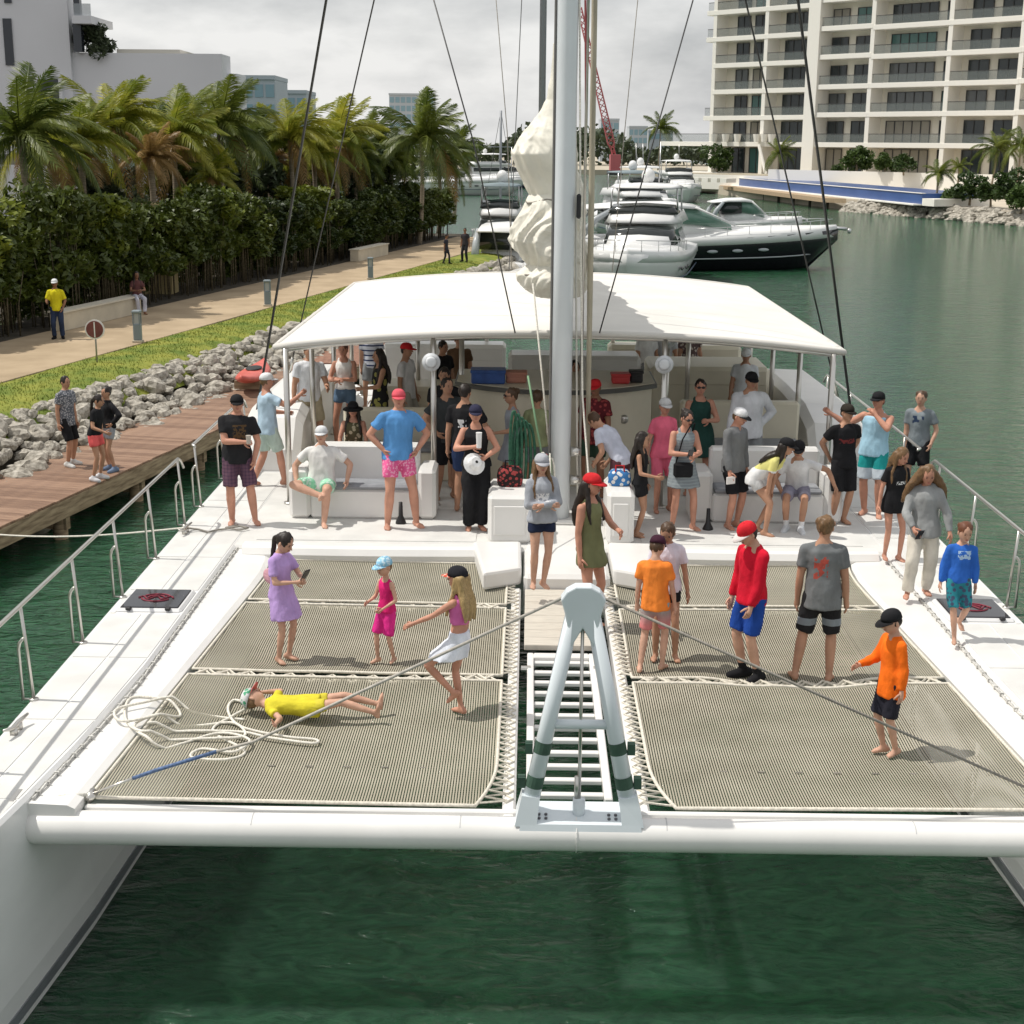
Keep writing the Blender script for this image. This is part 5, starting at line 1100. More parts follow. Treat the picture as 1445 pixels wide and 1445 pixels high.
    hr=(.077*kh,.096*kh,.115*kh); body.ell(hc,*hr,T=Mh,nu=16,nv=10); body.ell(hc+Mh@Vector((0,-.035*kh,-.062*kh)),.050*kh,.055*kh,.052*kh,T=Mh)
    def extra(mb_v,mb_f,mb_m,mb_):
        pass
    ex=MB(); hp_=lambda x,y,zz: hc+Mh@Vector((x*kh,y*kh,zz*kh))
    ex.mi=0; ex.add([hp_(-.012,-.094,.005),hp_(.012,-.094,.005),hp_(.020,-.094,-.032),hp_(-.020,-.094,-.032),hp_(0,-.124,-.030),hp_(0,-.100,.012)],[(0,3,4,5),(5,4,2,1),(3,2,4)])
    for sd in(-1,1):
        ex.mi=0; ex.ell(hp_(sd*.078,.008,-.008),.010*kh,.018*kh,.030*kh,T=Mh,nu=6,nv=5)
        ex.mi=1; ex.ell(hp_(sd*.031,-.0865,.008),.010*kh,.006*kh,.0055*kh,T=Mh,nu=6,nv=4); ex.ell(hp_(sd*.031,-.089,.026),.015*kh,.005*kh,.003*kh,T=Mh,nu=6,nv=4)
    ex.mi=2; ex.ell(hp_(0,-.090,-.058),.022*kh,.008*kh,.007*kh,T=Mh,nu=8,nv=4)
    ex.mi=0
    for sd,cur in((-1,kR),(1,kL)):
        d=(wr[sd]-el[sd]).normalized(); ctr=T(0,-.02,1.1); pn=(ctr-wr[sd]); pn=pn-d*pn.dot(d)
        pn=pn.normalized() if pn.length>1e-3 else Vector((0,-1,0)); sv=d.cross(pn)
        fwd=1 if sv.dot(Mt@Vector((0,-1,0)))>0 else -1; sv=sv*fwd   # thumb side points forward
        for k,(o_,ln) in enumerate(((.028,.072),(.010,.080),(-.009,.074),(-.027,.058))):
            p=wr[sd]+d*.078+sv*o_; pts=[p-d*.012]; a=cur*.35
            for j in range(3):
                p=p+(d*math.cos(a)+pn*math.sin(a))*ln*(.42,.32,.26)[j]; pts.append(p.copy()); a+=cur*.9
            ex.tube(pts,[.0105,.010,.009,.007],5)
        p=wr[sd]+d*.03+sv*.028; pts=[p.copy()]
        for j in range(3): p=p+(sv*(.75-.3*j)+d*.7+pn*(.25+cur*.35*j)).normalized()*(.034,.030,.024)[j]; pts.append(p.copy())
        ex.tube(pts,[.013,.012,.010,.008],5)
    job(body,'body',[SK[sk],EYE,LIP],e,vx,3,extra=ex)
    # ---- clothes
    if top:
        ty,cm=top[0],top[1]; o=top[2] if len(top)>2 else {}
        hem=o.get('hem',.86); g=MB(); ad=.020*o.get('loose',1); fl=o.get('flare',.018)
        zs=list(np.linspace(hem,1.40,8)); rr=[]
        for zz in zs:
            rx,ry=prof(max(zz,.93)); t=max(0,(1.2-zz)/.3); rr.append(ell(zz,rx+ad+fl*min(1.3,t),ry+ad*.9+fl*min(1.3,t)))
        if ty=='crop': rr=rr
        if ty in('tank','dress_tank','crop'):
            rr.append(ell(1.43,.098,.078)); g.rings(rr)
            for sd in(-1,1): g.cone(T(sd*.085,-.055,1.40),T(sd*.078,.0,1.475),.022,.02); g.cone(T(sd*.085,.05,1.40),T(sd*.078,.0,1.475),.022,.02)
        else:
            rr.append(ell(1.445,.115,.085)); rr.append(ell(1.485,.075,.070)); g.rings(rr)
            fr=1.0 if ty=='long' else o.get('slv',.62)
            for sd in(-1,1):
                S,E,Wt=sh_[sd],el[sd],wr[sd]; Si=T(sd*(sw-.085),0,1.42); g.cone(Si,S,.055*lr**.5,.062*lr**.5)
                if ty=='long': g.tube([S,S.lerp(E,.5),E],[.064*lr**.5,.062,.058],12); g.ell(E,.060,.060,.060); g.tube([E,E.lerp(Wt,.4),E.lerp(Wt,.97)],[.060,.056,.042],12)
                else: g.tube([S,S.lerp(E,fr*.5),S.lerp(E,fr)],[.062*lr**.5,.066*lr**.5,.071*lr**.5],12)
            if ty=='hoodie' or o.get('hood'): g.cone(T(-.08,.07,1.46),T(.08,.07,1.46),.05,.05); g.cone(T(-.09,.03,1.47),T(.09,.03,1.47),.045,.045)
        sk_=o.get('skirt')
        if sk_:   # dress: skirt to knee fraction
            mid=lambda t:(hp[-1].lerp(kn[-1],t)+hp[1].lerp(kn[1],t))/2
            r2=[]; w0,d0=prof(.95)
            for t in np.linspace(0,sk_,6):
                c=mid(t); ex_=abs(kn[1].x-kn[-1].x)*.5*t*.6; rw=w0+.022+.05*t+ex_*.4; rd=d0+.022+.05*t+abs(kn[1].y-kn[-1].y)*.35*t
                r2.append([c+Vector((rw*math.cos(a)*(1+.05*math.sin(7*a)*t),rd*math.sin(a)*(1+.05*math.sin(7*a)*t),.03)) for a in np.linspace(0,2*math.pi,24,endpoint=False)])
            g.rings(r2[::-1])
        nm={'long':'long_sleeve_top','tank':'tank_top','crop':'crop_top'}.get(ty,'dress' if sk_ else 'shirt')
        job(g,nm,[cm],e,vx*.95,2,fold=.013,fs=9,stretch=(1,1,.5))
    if bot:
        ty,cm=bot[0],bot[1]; o=bot[2] if len(bot)>2 else {}; g=MB(); w0,d0=prof(.93)
        g.rings([ell(.84,w0*.85,d0*.9),ell(.90,w0+.014,d0+.014),ell(.97,w0+.012,d0+.012),ell(1.035,prof(1.03)[0]+.012,prof(1.03)[1]+.012)])
        for sd in(-1,1):
            Hp,K,A=hp[sd],kn[sd],an[sd]
            if ty=='shorts':
                t=o.get('len',.78); lo_=o.get('loose',1.0); g.tube([Hp+Vector((0,0,.02)),Hp.lerp(K,.4),Hp.lerp(K,t)],[.104*lr,.100*lr*lo_,.092*lr*lo_],14)
            elif ty=='pants':
                lo_=o.get('loose',1.0); g.tube([Hp+Vector((0,0,.02)),Hp.lerp(K,.5),K],[.102*lr,.092*lr*lo_,.076*lr*lo_],14); g.ell(K,.076*lr*lo_,.076*lr*lo_,.076*lr*lo_); g.tube([K,K.lerp(A,.5),K.lerp(A,.97)],[.076*lr*lo_,.072*lr*lo_,.070*lr*lo_],14)
        if ty=='skirt':
            t1=o.get('len',.55); r2=[]
            for t in np.linspace(0,t1,5):
                c=(hp[-1].lerp(kn[-1],t)+hp[1].lerp(kn[1],t))/2; rw=w0+.02+.11*t+abs(kn[1].x-kn[-1].x)*.15*t; rd=d0+.02+.10*t+abs(kn[1].y-kn[-1].y)*.35*t
                r2.append([c+Vector((rw*math.cos(a)*(1+.07*math.sin(8*a)*t),rd*math.sin(a)*(1+.07*math.sin(8*a)*t),.02)) for a in np.linspace(0,2*math.pi,28,endpoint=False)])
            g.rings(r2[::-1])
        job(g,ty if ty!='pants' else 'trousers',[cm],e,vx*.95,2,fold=.012,fs=10,stretch=(1,1,.5))
    if shoes or socks:
        for sd in(-1,1):
            K,A=kn[sd],an[sd]; sdv=(A-K).normalized(); fd=Vector((sd*.25,-1,-.05)).normalized()
            if socks:
                g=MB(); g.tube([A-sdv*.11,A+sdv*.01],[.047,.046],12); g.cone(A+sdv*.03-fd*.045,A+fd*.10+sdv*.05,.042,.038); job(g,'sock',[socks],e,vx,2)
            if shoes:
                g=MB(); g.cone(A+sdv*.040-fd*.05,A+fd*.10+sdv*.045,.054,.052); g.cone(A+fd*.08+sdv*.045,A+fd*.165+sdv*.05,.052,.042); g.cone(A-sdv*.01,A+sdv*.03,.052,.052); job(g,'shoe',[shoes],e,vx,2)
    # ---- hair
    if hs!='none':
        g=MB(); hm=hairmat(hair); k=1.0
        if not cap: g.ell(hp_(0,.016,.022),.085*kh,.098*kh,.108*kh,T=Mh,nu=16,nv=10)
        else: g.ell(hp_(0,.026,-.005),.0815*kh,.086*kh,.075*kh,T=Mh,nu=16,nv=10)
        if hs=='long':
            ln=.42
            for xo in(-.05,0,.05):
                a=hp_(xo,.06,.0); b_=hp_(xo*1.15,.085,-.12); c=T(xo*1.9,.125,1.33); d_=T(xo*1.7,.135,1.18)
                g.cone(a,b_,.055*kh,.055); g.cone(b_,c,.052,.045); g.cone(c,d_,.045,.026)
            for sd in(-1,1): g.cone(hp_(sd*.075,.01,.01),hp_(sd*.082,.0,-.13),.026*kh,.030); g.cone(hp_(sd*.082,.0,-.13),T(sd*.115,-.075,1.34),.030,.028); g.cone(T(sd*.115,-.075,1.34),T(sd*.12,-.10,1.22),.028,.016)
        elif hs=='wild':
            gg=random.Random(3)
            for i in range(16):
                a=gg.uniform(-.2,math.pi+.2); st=hp_(.07*math.cos(a),.05*math.sin(a),gg.uniform(-.02,.07)); en=T(.26*math.cos(a)+gg.uniform(-.05,.05),.05+.10*math.sin(a)-.06,1.33+gg.uniform(-.12,.1)); mid_=st.lerp(en,.5)+Vector((math.cos(a)*.05,0,.02)); g.cone(st,mid_,.045*kh,.040); g.cone(mid_,en,.040,.020)
        elif hs=='pony':
            a=hp_(0,.10,.035); b_=hp_(0,.145,-.03); c=T(0,.13,1.38); d_=T(.01,.135,1.24); g.cone(a,b_,.03,.034); g.cone(b_,c,.034,.032); g.cone(c,d_,.032,.014)
        elif hs=='bun': g.ell(hp_(0,.10,.07),.045*kh,.045*kh,.045*kh)
        elif hs=='mop': 
            for i in range(9):
                a=i*.7; g.ell(hp_(.062*math.cos(a),.03+.055*math.sin(a),.055+.02*math.sin(i*2.1)),.036*kh,.036*kh,.04*kh)
        job(g,'hair',[hm],e,vx*.9,2,fold=.013,fs=30,stretch=(1,1,.22))
    if cap:
        Mc=Mh@Matrix.Rotation(R(capyaw),3,'Z'); hq=lambda x,y,zz: hc+Mc@Vector((x*kh,y*kh,zz*kh)); cm=cap if not isinstance(cap,(tuple,list)) else cap[0]; bm_=cm if not isinstance(cap,(tuple,list)) else cap[1]
        g=MB(); rg=[]
        for t in(0,.25,.5,.7,.85,.95,1): 
            rr_=math.cos(t*math.pi/2)**.7 if t<1 else .03; rg.append([hq(.092*rr_*math.cos(a),.006+.112*rr_*math.sin(a),.028+.098*math.sin(t*math.pi/2)) for a in np.linspace(0,2*math.pi,20,endpoint=False)])
        g.rings(rg); co=g.obj('cap' if hatty=='cap' else 'hat',cm,e,True)
        g=MB(); g.ell(hq(0,.006,.126),.008,.008,.006,nu=6,nv=4); g.obj('button',cm,co,True)
        g=MB(); up_=[];dn_=[]
        if hatty=='cap':
            n_=13; inner=[];outer=[]
            for i in range(n_):
                a=-math.pi/2+(-1.15+2.3*i/(n_-1)); inner.append((.090*math.cos(a),.006+.110*math.sin(a))); w_=.075*math.cos((i/(n_-1)-.5)*math.pi)**.55; outer.append((.094*math.cos(a)*(1+.1*w_),.006+.112*math.sin(a)-w_))
            def bz(x,y): return .034-.5*max(0,-y-.09)*.45-1.4*x*x
            V=[hq(x,y,bz(x,y)) for x,y in inner]+[hq(x,y,bz(x,y)) for x,y in outer]; V2=[hq(x,y,bz(x,y)-.008) for x,y in inner]+[hq(x,y,bz(x,y)-.008) for x,y in outer]; k2=2*n_
            fs=[]
            for i in range(n_-1): fs+=[(i,i+1,n_+i+1,n_+i),(k2+i,k2+n_+i,k2+n_+i+1,k2+i+1),(n_+i,n_+i+1,k2+n_+i+1,k2+n_+i)]
            g.add(V+V2,fs)
        else:
            n_=24; V=[]
            for rr_,zz in((1.0,.03),(1.75,.005),(1.75,-.003),(1.0,.02)): V.append([hq(.092*rr_*math.cos(a),.006+.112*rr_*math.sin(a),zz) for a in np.linspace(0,2*math.pi,n_,endpoint=False)])
            g.rings(V+[V[0]],cap=False)
        g.obj('brim',bm_,co,True)
    if sg:
        g=MB()
        for sd in(-1,1): g.ell(hp_(sd*.032,-.093,.010),.028*kh,.012*kh,.018*kh,T=Mh,nu=8,nv=5); g.tube([hp_(sd*.058,-.085,.014),hp_(sd*.080,.0,.012)],.004*kh,4)
        g.tube([hp_(-.012,-.102,.014),hp_(.012,-.102,.014)],.004*kh,4); g.obj('sunglasses',DARK,e,True)
    HEADS.append((label,h,e))
    e_w=Matrix.Translation(Vector(P))@Matrix.Rotation(R(yaw),4,'Z')@Matrix.Scale(s,4) if mtx is None else e.matrix_world.copy()
    return {'e':e,'hand':{k_:e_w@(wr[sd]+(wr[sd]-el[sd]).normalized()*.09) for k_,sd in(('R',-1),('L',1))},'M':e_w,'T':T,'pt':lambda x,y,zz:e_w@T(x,y,zz)}
def finish_people():
    bpy.context.view_layer.update(); dg=bpy.context.evaluated_depsgraph_get()
    for o,mats,fold,fs,extra,st in JOBS:
        me=bpy.data.meshes.new_from_object(o.evaluated_get(dg)); n=len(me.vertices)
        if fold:
            co=np.empty(n*3); me.vertices.foreach_get('co',co); no=np.empty(n*3); me.vertices.foreach_get('normal',no); co=co.reshape(-1,3); no=no.reshape(-1,3); sd=(sum(map(ord,o.name))%97)*1.7
            q=co*np.array(st)*fs; dsp=np.array([mnoise.noise(Vector((a[0]+sd,a[1],a[2])))+.5*mnoise.noise(Vector((a[0]*2.3,a[1]*2.3+sd,a[2]*2.3))) for a in q]); co+=no*(dsp*fold)[:,None]; me.vertices.foreach_set('co',co.ravel())
        if extra is not None and extra.v:
            V=[tuple(v.co) for v in me.vertices]; Fc=[tuple(p.vertices) for p in me.polygons]; k=len(V); mi=[0]*len(Fc)+extra.m; m2=bpy.data.meshes.new(o.name); m2.from_pydata(V+extra.v,[],Fc+[tuple(i+k for i in f) for f in extra.f]); bpy.data.meshes.remove(me); me=m2
        else: mi=None
        me.materials.clear()
        for m in mats: me.materials.append(m)
        if mi: me.polygons.foreach_set('material_index',mi)
        else: me.polygons.foreach_set('material_index',[0]*len(me.polygons))
        me.polygons.foreach_set('use_smooth',[True]*len(me.polygons)); me.update()
        o.modifiers.clear(); old=o.data; o.data=me; me.name=o.name.split('.')[0]; bpy.data.meshes.remove(old)
C=cloth
BLK=C((.015,.015,.017)); CHAR=C((.05,.055,.06)); WHT_=C((.74,.74,.74)); NAVY=C((.018,.025,.055)); GREY=C((.24,.25,.26)); WCAP=C((.72,.73,.74)); BCAP=C((.016,.016,.018)); RCAP=C((.55,.025,.03))
def held(name,label,cat,mb,m,loc,rz=0): o=mb.obj(name,m); o.location=loc; o.rotation_euler=(0,0,rz); tag(o,label,cat); return o
def cup(name,label,loc,m,h=.11,r=.036):
    mb=MB(); mb.tube([(0,0,-h*.4),(0,0,h*.6)],[r*.8,r],14); mb.tube([(0,0,h*.6),(0,0,h*.63)],[r*1.06,r*1.04],14); held(name,label,'cup',mb,m,loc)
def phone(label,loc,rz=0,tilt=.6):
    mb=MB(); mb.box(-.037,.037,-.006,.006,-.07,.08,bev=.005); o=held('phone',label,'phone',mb,SMOKE,loc,rz); o.rotation_euler=(tilt,0,rz)
# --- foredeck, port side
a=person('man in black t-shirt and plum plaid shorts with black cap, holding a cup',(343,739),556,sk='red',cap=BCAP,hair='dark',sg=True,top=('tee',C((.02,.02,.022),'print',(.10,.06,.03),(-.09,.09,1.18,1.36,True,30)),{'hem':.84}),bot=('shorts',C((.13,.07,.10),'plaid',(.07,.04,.07)),{'len':.92}),aR='fold',aL='pk',yaw=12,wd=1.12,fR=(-.14,0,.075),fL=(.16,-.02,.075),kR=.9)
cup('paper_cup','small pale cup in the hand of the man in the black t-shirt',a['hand']['R']+Vector((.0,-.03,.03)),mat('cup_grey',(.45,.4,.35),.5))
person('man in light blue shirt and white cap walking aft past the awning post',(380,686),526,yaw=120,sk='red',cap=WCAP,hair='lbrown',top=('tee',C((.42,.55,.66)),{'hem':.84}),bot=('shorts',C((.48,.58,.52)),{'len':.85}),aR=((.30,-.42,1.42),(.6,.2,-1)),aL='fw',fR=(-.08,-.22,.075),fL=(.08,.22,.09),wd=1.06)
person('seated man in white t-shirt and mint shorts with white cap on the port bench',feet=(452,742),h=1.74,z=D,sk='fair',cap=WCAP,hair='lbrown',sg=True,top=('tee',C((.68,.67,.65)),{'hem':.90}),bot=('shorts',C((.30,.62,.42),'floral',(.55,.70,.60)),{'len':.72}),pel=(-.02,.42,.50),lean=-8,aR=((.34,-.10,.98),(.9,.5,-.2)),aL=((.36,-.06,1.0),(.9,.6,-.2)),fR=(.02,-.06,.44,(-1,-.5,.3)),fL=(.06,-.04,.075,(.1,-1,.3)),wd=1.14)
person('man in blue t-shirt, pink shorts and red cap with hands on hips',(566,744),547,sk='red',cap=C((.62,.10,.13)),hair='brown',top=('tee',C((.10,.28,.58)),{'hem':.88}),bot=('shorts',C((.72,.12,.30),'floral',(.80,.35,.50),34),{'len':.62}),aR='hip',aL='hip',fR=(-.17,0,.075),fL=(.19,-.02,.075),yaw=18,wd=1.08)
person('woman in camo top and red trousers with dark hat sitting on the rear port bench',head=(497,552),by=11.2,h=1.64,z=D,sex='f',sk='red',cap=BCAP,hatty='hat',hair='dark',hs='long',top=('tank',C((.10,.09,.05),'floral',(.45,.40,.28),14),{'hem':1.0}),bot=('pants',C((.55,.03,.04))),pel=(0,.15,.52),aR=((.15,-.30,.98),(1,.2,-.4)),aL=((.15,-.30,.98),(1,.2,-.4)),fR=(-.10,-.30,.075),fL=(.10,-.30,.075),lean=6,vox=.02)
person('man in white polo and khaki shorts behind the port benches',head=(437,484),by=13.2,sk='tan',hair='dark',top=('tee',C((.70,.72,.75)),{'hem':.86}),bot=('shorts',C((.42,.36,.25)),{'len':.9}),aR='dn',aL='fw',yaw=25,vox=.02,wd=1.1)
person('woman with red hair in white sleeveless top and denim shorts',head=(484,482),by=13.9,sex='f',sk='red',hair='auburn',hs='bun',top=('tank',C((.72,.70,.68)),{'hem':.98}),bot=('shorts',C((.10,.16,.24)),{'len':.4}),aR='ph',aL='fold',yaw=-10,vox=.02)
person('woman with long dark hair in black and olive dress beside the rear lockers',head=(536,492),by=13.6,sex='f',sk='tan',hair='dark',hs='long',top=('tank',C((.02,.02,.02),'floral',(.28,.27,.08),9),{'skirt':.7,'hem':.9}),aR='dn',aL='fw',yaw=-70,vox=.02)
person('person in white t-shirt and red cap by the port locker',head=(573,483),by=13.8,sk='tan',hair='dark',cap=RCAP,top=('tee',C((.66,.66,.68)),{'hem':.84}),bot=('shorts',C((.40,.38,.34))),yaw=75,vox=.02)
person('man in dark charcoal t-shirt and black shorts standing in the awning shade',(630,704),532,sk='tan',hair='dark',top=('tee',C((.045,.05,.052)),{'hem':.84}),bot=('shorts',BLK,{'len':.95}),aR='hip',aL='fw',yaw=20,wd=1.08,vox=.018)
person('man with his back turned in black t-shirt with white round logo and navy shorts',(655,722),540,sk='tan',hair='dark',top=('tee',C((.014,.014,.016),'print',(.7,.7,.7),(-.07,.05,1.17,1.28,False,26)),{'hem':.86}),bot=('shorts',C((.03,.05,.12)),{'len':.85}),aR='fw',aL='dn',yaw=165,wd=1.05,vox=.018)
a=person('woman in black jumpsuit and dark cap holding a white hat and a cup',(670,747),571,sex='f',sk='red',cap=C((.03,.03,.06)),hair='blond',hs='pony',top=('tank',BLK,{'hem':.9}),bot=('pants',BLK,{'loose':1.25}),aR=((.08,-.26,1.22),(1,.2,-.6)),aL=((.12,-.24,1.08),(1,.4,-.4)),yaw=8,wd=1.16,fR=(-.08,0,.075),fL=(.09,0,.075),kR=.9,kL=.9)
cup('paper_cup','white drink cup raised by the woman in the black jumpsuit',a['hand']['R']+Vector((.02,-.03,.07)),mat('cup_white',(.75,.75,.75),.4),.20,.04)
mb=MB(); rg=[]
for rr_,zz in((.02,.09),(.07,.085),(.09,.05),(.095,.0),(.15,-.015),(.15,-.02),(.09,-.008)): rg.append([(rr_*math.cos(q),rr_*math.sin(q),zz) for q in np.linspace(0,2*math.pi,18,endpoint=False)])
mb.rings(rg,cap=False); o=held('sun_hat','white cloth sun hat held by the woman in the black jumpsuit','hat',mb,WHT_,a['hand']['L']+Vector((-.10,-.07,-.04))); o.rotation_euler=(1.1,0,.4)
person('woman in grey dress with sunglasses standing side-on before the console',head=(722,553),by=10.2,h=1.66,sex='f',sk='tan',hair='brown',hs='bun',sg=True,top=('tank',C((.30,.32,.36)),{'skirt':.75,'hem':.9}),yaw=-80,aR='dn',aL='fw',vox=.018)
person('person in sage top half hidden behind the mast ropes',head=(757,566),by=10.3,h=1.6,sex='f',sk='tan',hair='brown',top=('tee',C((.30,.33,.18)),{}),bot=('shorts',GREY),yaw=170,vox=.02)
person('girl in grey hooded sweatshirt and navy shorts with grey cap at the mast foot',(760,828),641,sex='f',sk='fair',cap=C((.38,.39,.42)),hair='lbrown',hs='long',top=('long',C((.36,.38,.42),'print',(.75,.75,.75),(-.10,.10,1.18,1.27,True,38)),{'hem':.88,'hood':1,'loose':1.5}),bot=('shorts',NAVY,{'len':.42}),aR='fold',aL='fold',yaw=10,fR=(-.07,0,.075),fL=(.06,-.02,.075),z=1.76)
person('woman with red cap and long dark hair in olive tank dress on the walkway',(826,886),667,z=1.59,sex='f',sk='red',cap=RCAP,capyaw=0,hair='dark',hs='long',top=('tank',C((.17,.18,.09)),{'hem':.9,'skirt':.5}),bot=('shorts',C((.12,.12,.07)),{'len':.4}),aR='dn',aL='ph',yaw=58,wd=1.0)
person('person in maroon floral shirt and red cap before the console',head=(842,505),by=10.5,h=1.76,sk='brown',cap=RCAP,hair='dark',top=('tee',C((.10,.015,.02),'floral',(.28,.05,.05),18),{'hem':.78,'loose':1.4}),bot=('shorts',C((.03,.06,.04))),yaw=-20,vox=.02)
person('person in white t-shirt bending over beside the mast locker',(876,738),h=1.72,sk='tan',hair='brown',hd=(0,25),top=('tee',C((.55,.57,.66)),{'hem':.88}),bot=('shorts',C((.10,.04,.05)),{'len':.85}),yaw=-125,lean=42,aR='fw',aL='fw',vox=.018)
person('girl with long dark hair in short black romper beside the starboard bench',(900,757),612,sex='f',sk='tan',hair='dark',hs='long',top=('tank',BLK,{'hem':.9}),bot=('shorts',BLK,{'len':.5,'loose':1.1}),yaw=70,aR='fw',aL='dn',fR=(-.06,0,.075),fL=(.06,.05,.075))
person('person in bright pink shirt and shorts behind the woman in the grey dress',(934,722),562,sex='f',sk='red',hair='lbrown',hs='short',sg=True,cap=C((.5,.5,.5)),top=('tee',C((.72,.14,.22)),{}),bot=('shorts',C((.68,.14,.22)),{'len':.8}),yaw=15,vox=.018)
a=person('woman in grey sleeveless dress with black shoulder bag looking at a phone',(962,747),577,sex='f',sk='red',hair='dark',hs='bun',sg=True,top=('tank',C((.22,.25,.27),'stripe',(.28,.32,.33),24),{'skirt':.72,'hem':.9}),yaw=15,aR='ph',aL='ph',fR=(-.14,.02,.075),fL=(.15,-.05,.075),wd=1.08,hd=(0,14))
phone('dark phone held by the woman in the grey dress',a['hand']['L']+Vector((-.03,-.04,.05)),.2)
mb=MB(); mb.box(-.13,.13,-.05,.05,-.10,.10,bev=.03); mb.tube([(-.10,.02,.08),(-.02,.0,.42),(.10,.06,.62),(.16,.2,.60),(.10,.30,.3),(-.08,.22,.05)],.010,6); held('shoulder_bag','black shoulder bag hanging at the hip of the woman in the grey dress','bag',mb,BLK,a['pt'](-.06,-.185,.92))
person('woman in dark green dungaree dress with sunglasses behind the starboard bench',head=(988,514),by=10.6,h=1.76,sex='f',sk='red',hair='dark',hs='bun',sg=True,top=('tank',C((.02,.06,.05)),{'skirt':.8,'hem':.9}),aR='dn',aL='ph',wd=1.15,kL=.9)
person('man in white long-sleeved shirt and black cap leaning behind the starboard bench',head=(1062,523),by=10.5,sk='tan',hair='dark',cap=BCAP,sg=True,top=('long',C((.62,.63,.66)),{'hem':.84,'loose':1.3}),bot=('shorts',GREY),aR='dn',aL='hip',wd=1.15,yaw=10)
a=person('man in grey long-sleeved top, black shorts and two-tone cap by the starboard bench',(1033,745),574,sk='red',hair='lbrown',cap=(C((.70,.70,.71)),BCAP),top=('long',C((.17,.175,.18)),{'hem':.84,'loose':1.2}),bot=('shorts',BLK,{'len':.9}),yaw=40,aR=((.22,-.12,.86),(.5,1,0)),aL='dn',hd=(0,16),fR=(-.09,0,.075),fL=(.09,0,.075))
mb=MB(); mb.box(-.07,.07,-.01,.01,-.05,.05,bev=.004); held('folded_paper','folded white paper in the hand of the man in the grey top','paper',mb,mat('paper',(.75,.72,.70),.8),a['hand']['R']+Vector((0,-.03,-.03)),.5)
person('girl leaning forward in pale yellow top with black cap near the starboard bench',(1076,754),h=1.58,sex='f',sk='tan',cap=BCAP,hair='dark',hs='long',top=('tee',C((.66,.62,.22),'below',(.70,.70,.70),1.02),{'hem':.86,'loose':1.3}),bot=('shorts',C((.60,.60,.60)),{'len':.3}),yaw=65,lean=48,pel=(0,.16,.86),aR=((.10,-.34,.95),(.3,.5,-1)),aL=((.10,-.34,.95),(.3,.5,-1)),fR=(-.08,-.06,.075),fL=(.08,.12,.075),hd=(0,-15))
person('seated boy in white t-shirt, mauve shorts and black cap on the starboard bench',(1120,750),h=1.62,sk='tan',cap=BCAP,hair='dark',top=('tee',C((.66,.66,.67)),{'hem':.95}),bot=('shorts',C((.26,.25,.32)),{'len':.85}),pel=(0,.40,.56),lean=22,aR=((.20,-.22,1.0),(1,.3,-.3)),aL=((.55,-.10,1.10),(.6,.5,.3)),fR=(-.12,.02,.075),fL=(.10,-.02,.075),yaw=-12,socks=WHT_,shoes=C((.62,.64,.66)))
person('boy in black t-shirt with red lettering and black shorts, hands behind back',(1183,738),570,sk='tan',hair='dark',cap=C((.03,.025,.02)),top=('tee',C((.014,.014,.016),'print',(.16,.03,.03),(-.12,.12,1.20,1.27,True,34)),{'hem':.84}),bot=('shorts',BLK,{'len':1.0}),aR='bk',aL='bk',yaw=12,fR=(-.10,0,.075),fL=(.08,0,.075))
person('man in light blue vest and teal shorts raising a cup, black cap',(1230,728),552,sk='red',hair='dark',cap=BCAP,sg=True,top=('tank',C((.36,.58,.72)),{'hem':.86,'loose':1.2}),bot=('shorts',C((.02,.30,.30),'below',(.50,.56,.62),.70),{'len':.9}),aR=((.62,-.05,1.36),(.2,.3,-1)),aL=((.04,-.22,1.46),(1,-.2,-.8)),yaw=-25,wd=1.1,fR=(-.12,.05,.075),fL=(.10,-.05,.075))
person('youth in grey t-shirt with navy print at the starboard rail',(1288,700),552,sk='fair',hair='brown',hs='mop',top=('tee',C((.20,.23,.25),'print',(.03,.05,.10),(-.09,.09,1.22,1.36,True,12)),{'hem':.86}),bot=('shorts',BLK,{'len':.9}),aR='dn',aL='pk',yaw=-20,vox=.018)
person('girl in oversized black t-shirt with white lettering and bare legs',(1258,790),631,sex='f',sk='red',hair='lbrown',hs='long',top=('tee',C((.014,.014,.016),'print',(.65,.65,.65),(-.07,.09,1.20,1.25,True,40)),{'hem':.76,'loose':1.6}),bot=('shorts',BLK,{'len':.3}),yaw=10,aR='dn',aL='dn',hd=(20,20),fR=(-.09,.06,.075),fL=(.09,-.06,.075))
a=person('woman with loose windblown brown hair in grey zip hoodie and cream trousers',(1293,842),654,sex='f',sk='red',hair='lbrown',hs='wild',top=('long',C((.30,.31,.31)),{'hem':.82,'hood':1,'loose':1.9}),bot=('pants',C((.66,.62,.54)),{'loose':1.2}),aR=((.14,-.26,.98),(1,.4,-.3)),aL=((.30,-.18,.92),(1,.5,-.2)),yaw=-8,hd=(0,18),fR=(-.12,-.04,.075),fL=(.13,.12,.08))
phone('black phone held by the woman in the grey hoodie',a['hand']['R']+Vector((.02,-.05,.0)),.3)
person('small boy in blue rash vest and teal patterned shorts stepping past the hatch',(1348,902),740,sk='fair',hair='auburn',hs='mop',top=('long',C((.03,.13,.50),'print',(.40,.55,.75),(-.09,.10,1.25,1.38,True,22)),{'hem':.90}),bot=('shorts',C((.03,.22,.27),'floral',(.06,.08,.14),16),{'len':.95}),yaw=-5,aR='dn',aL=((.26,.0,.86),(1,.8,0)),fR=(-.05,-.14,.075),fL=(.10,.26,.20),hd=(0,12))
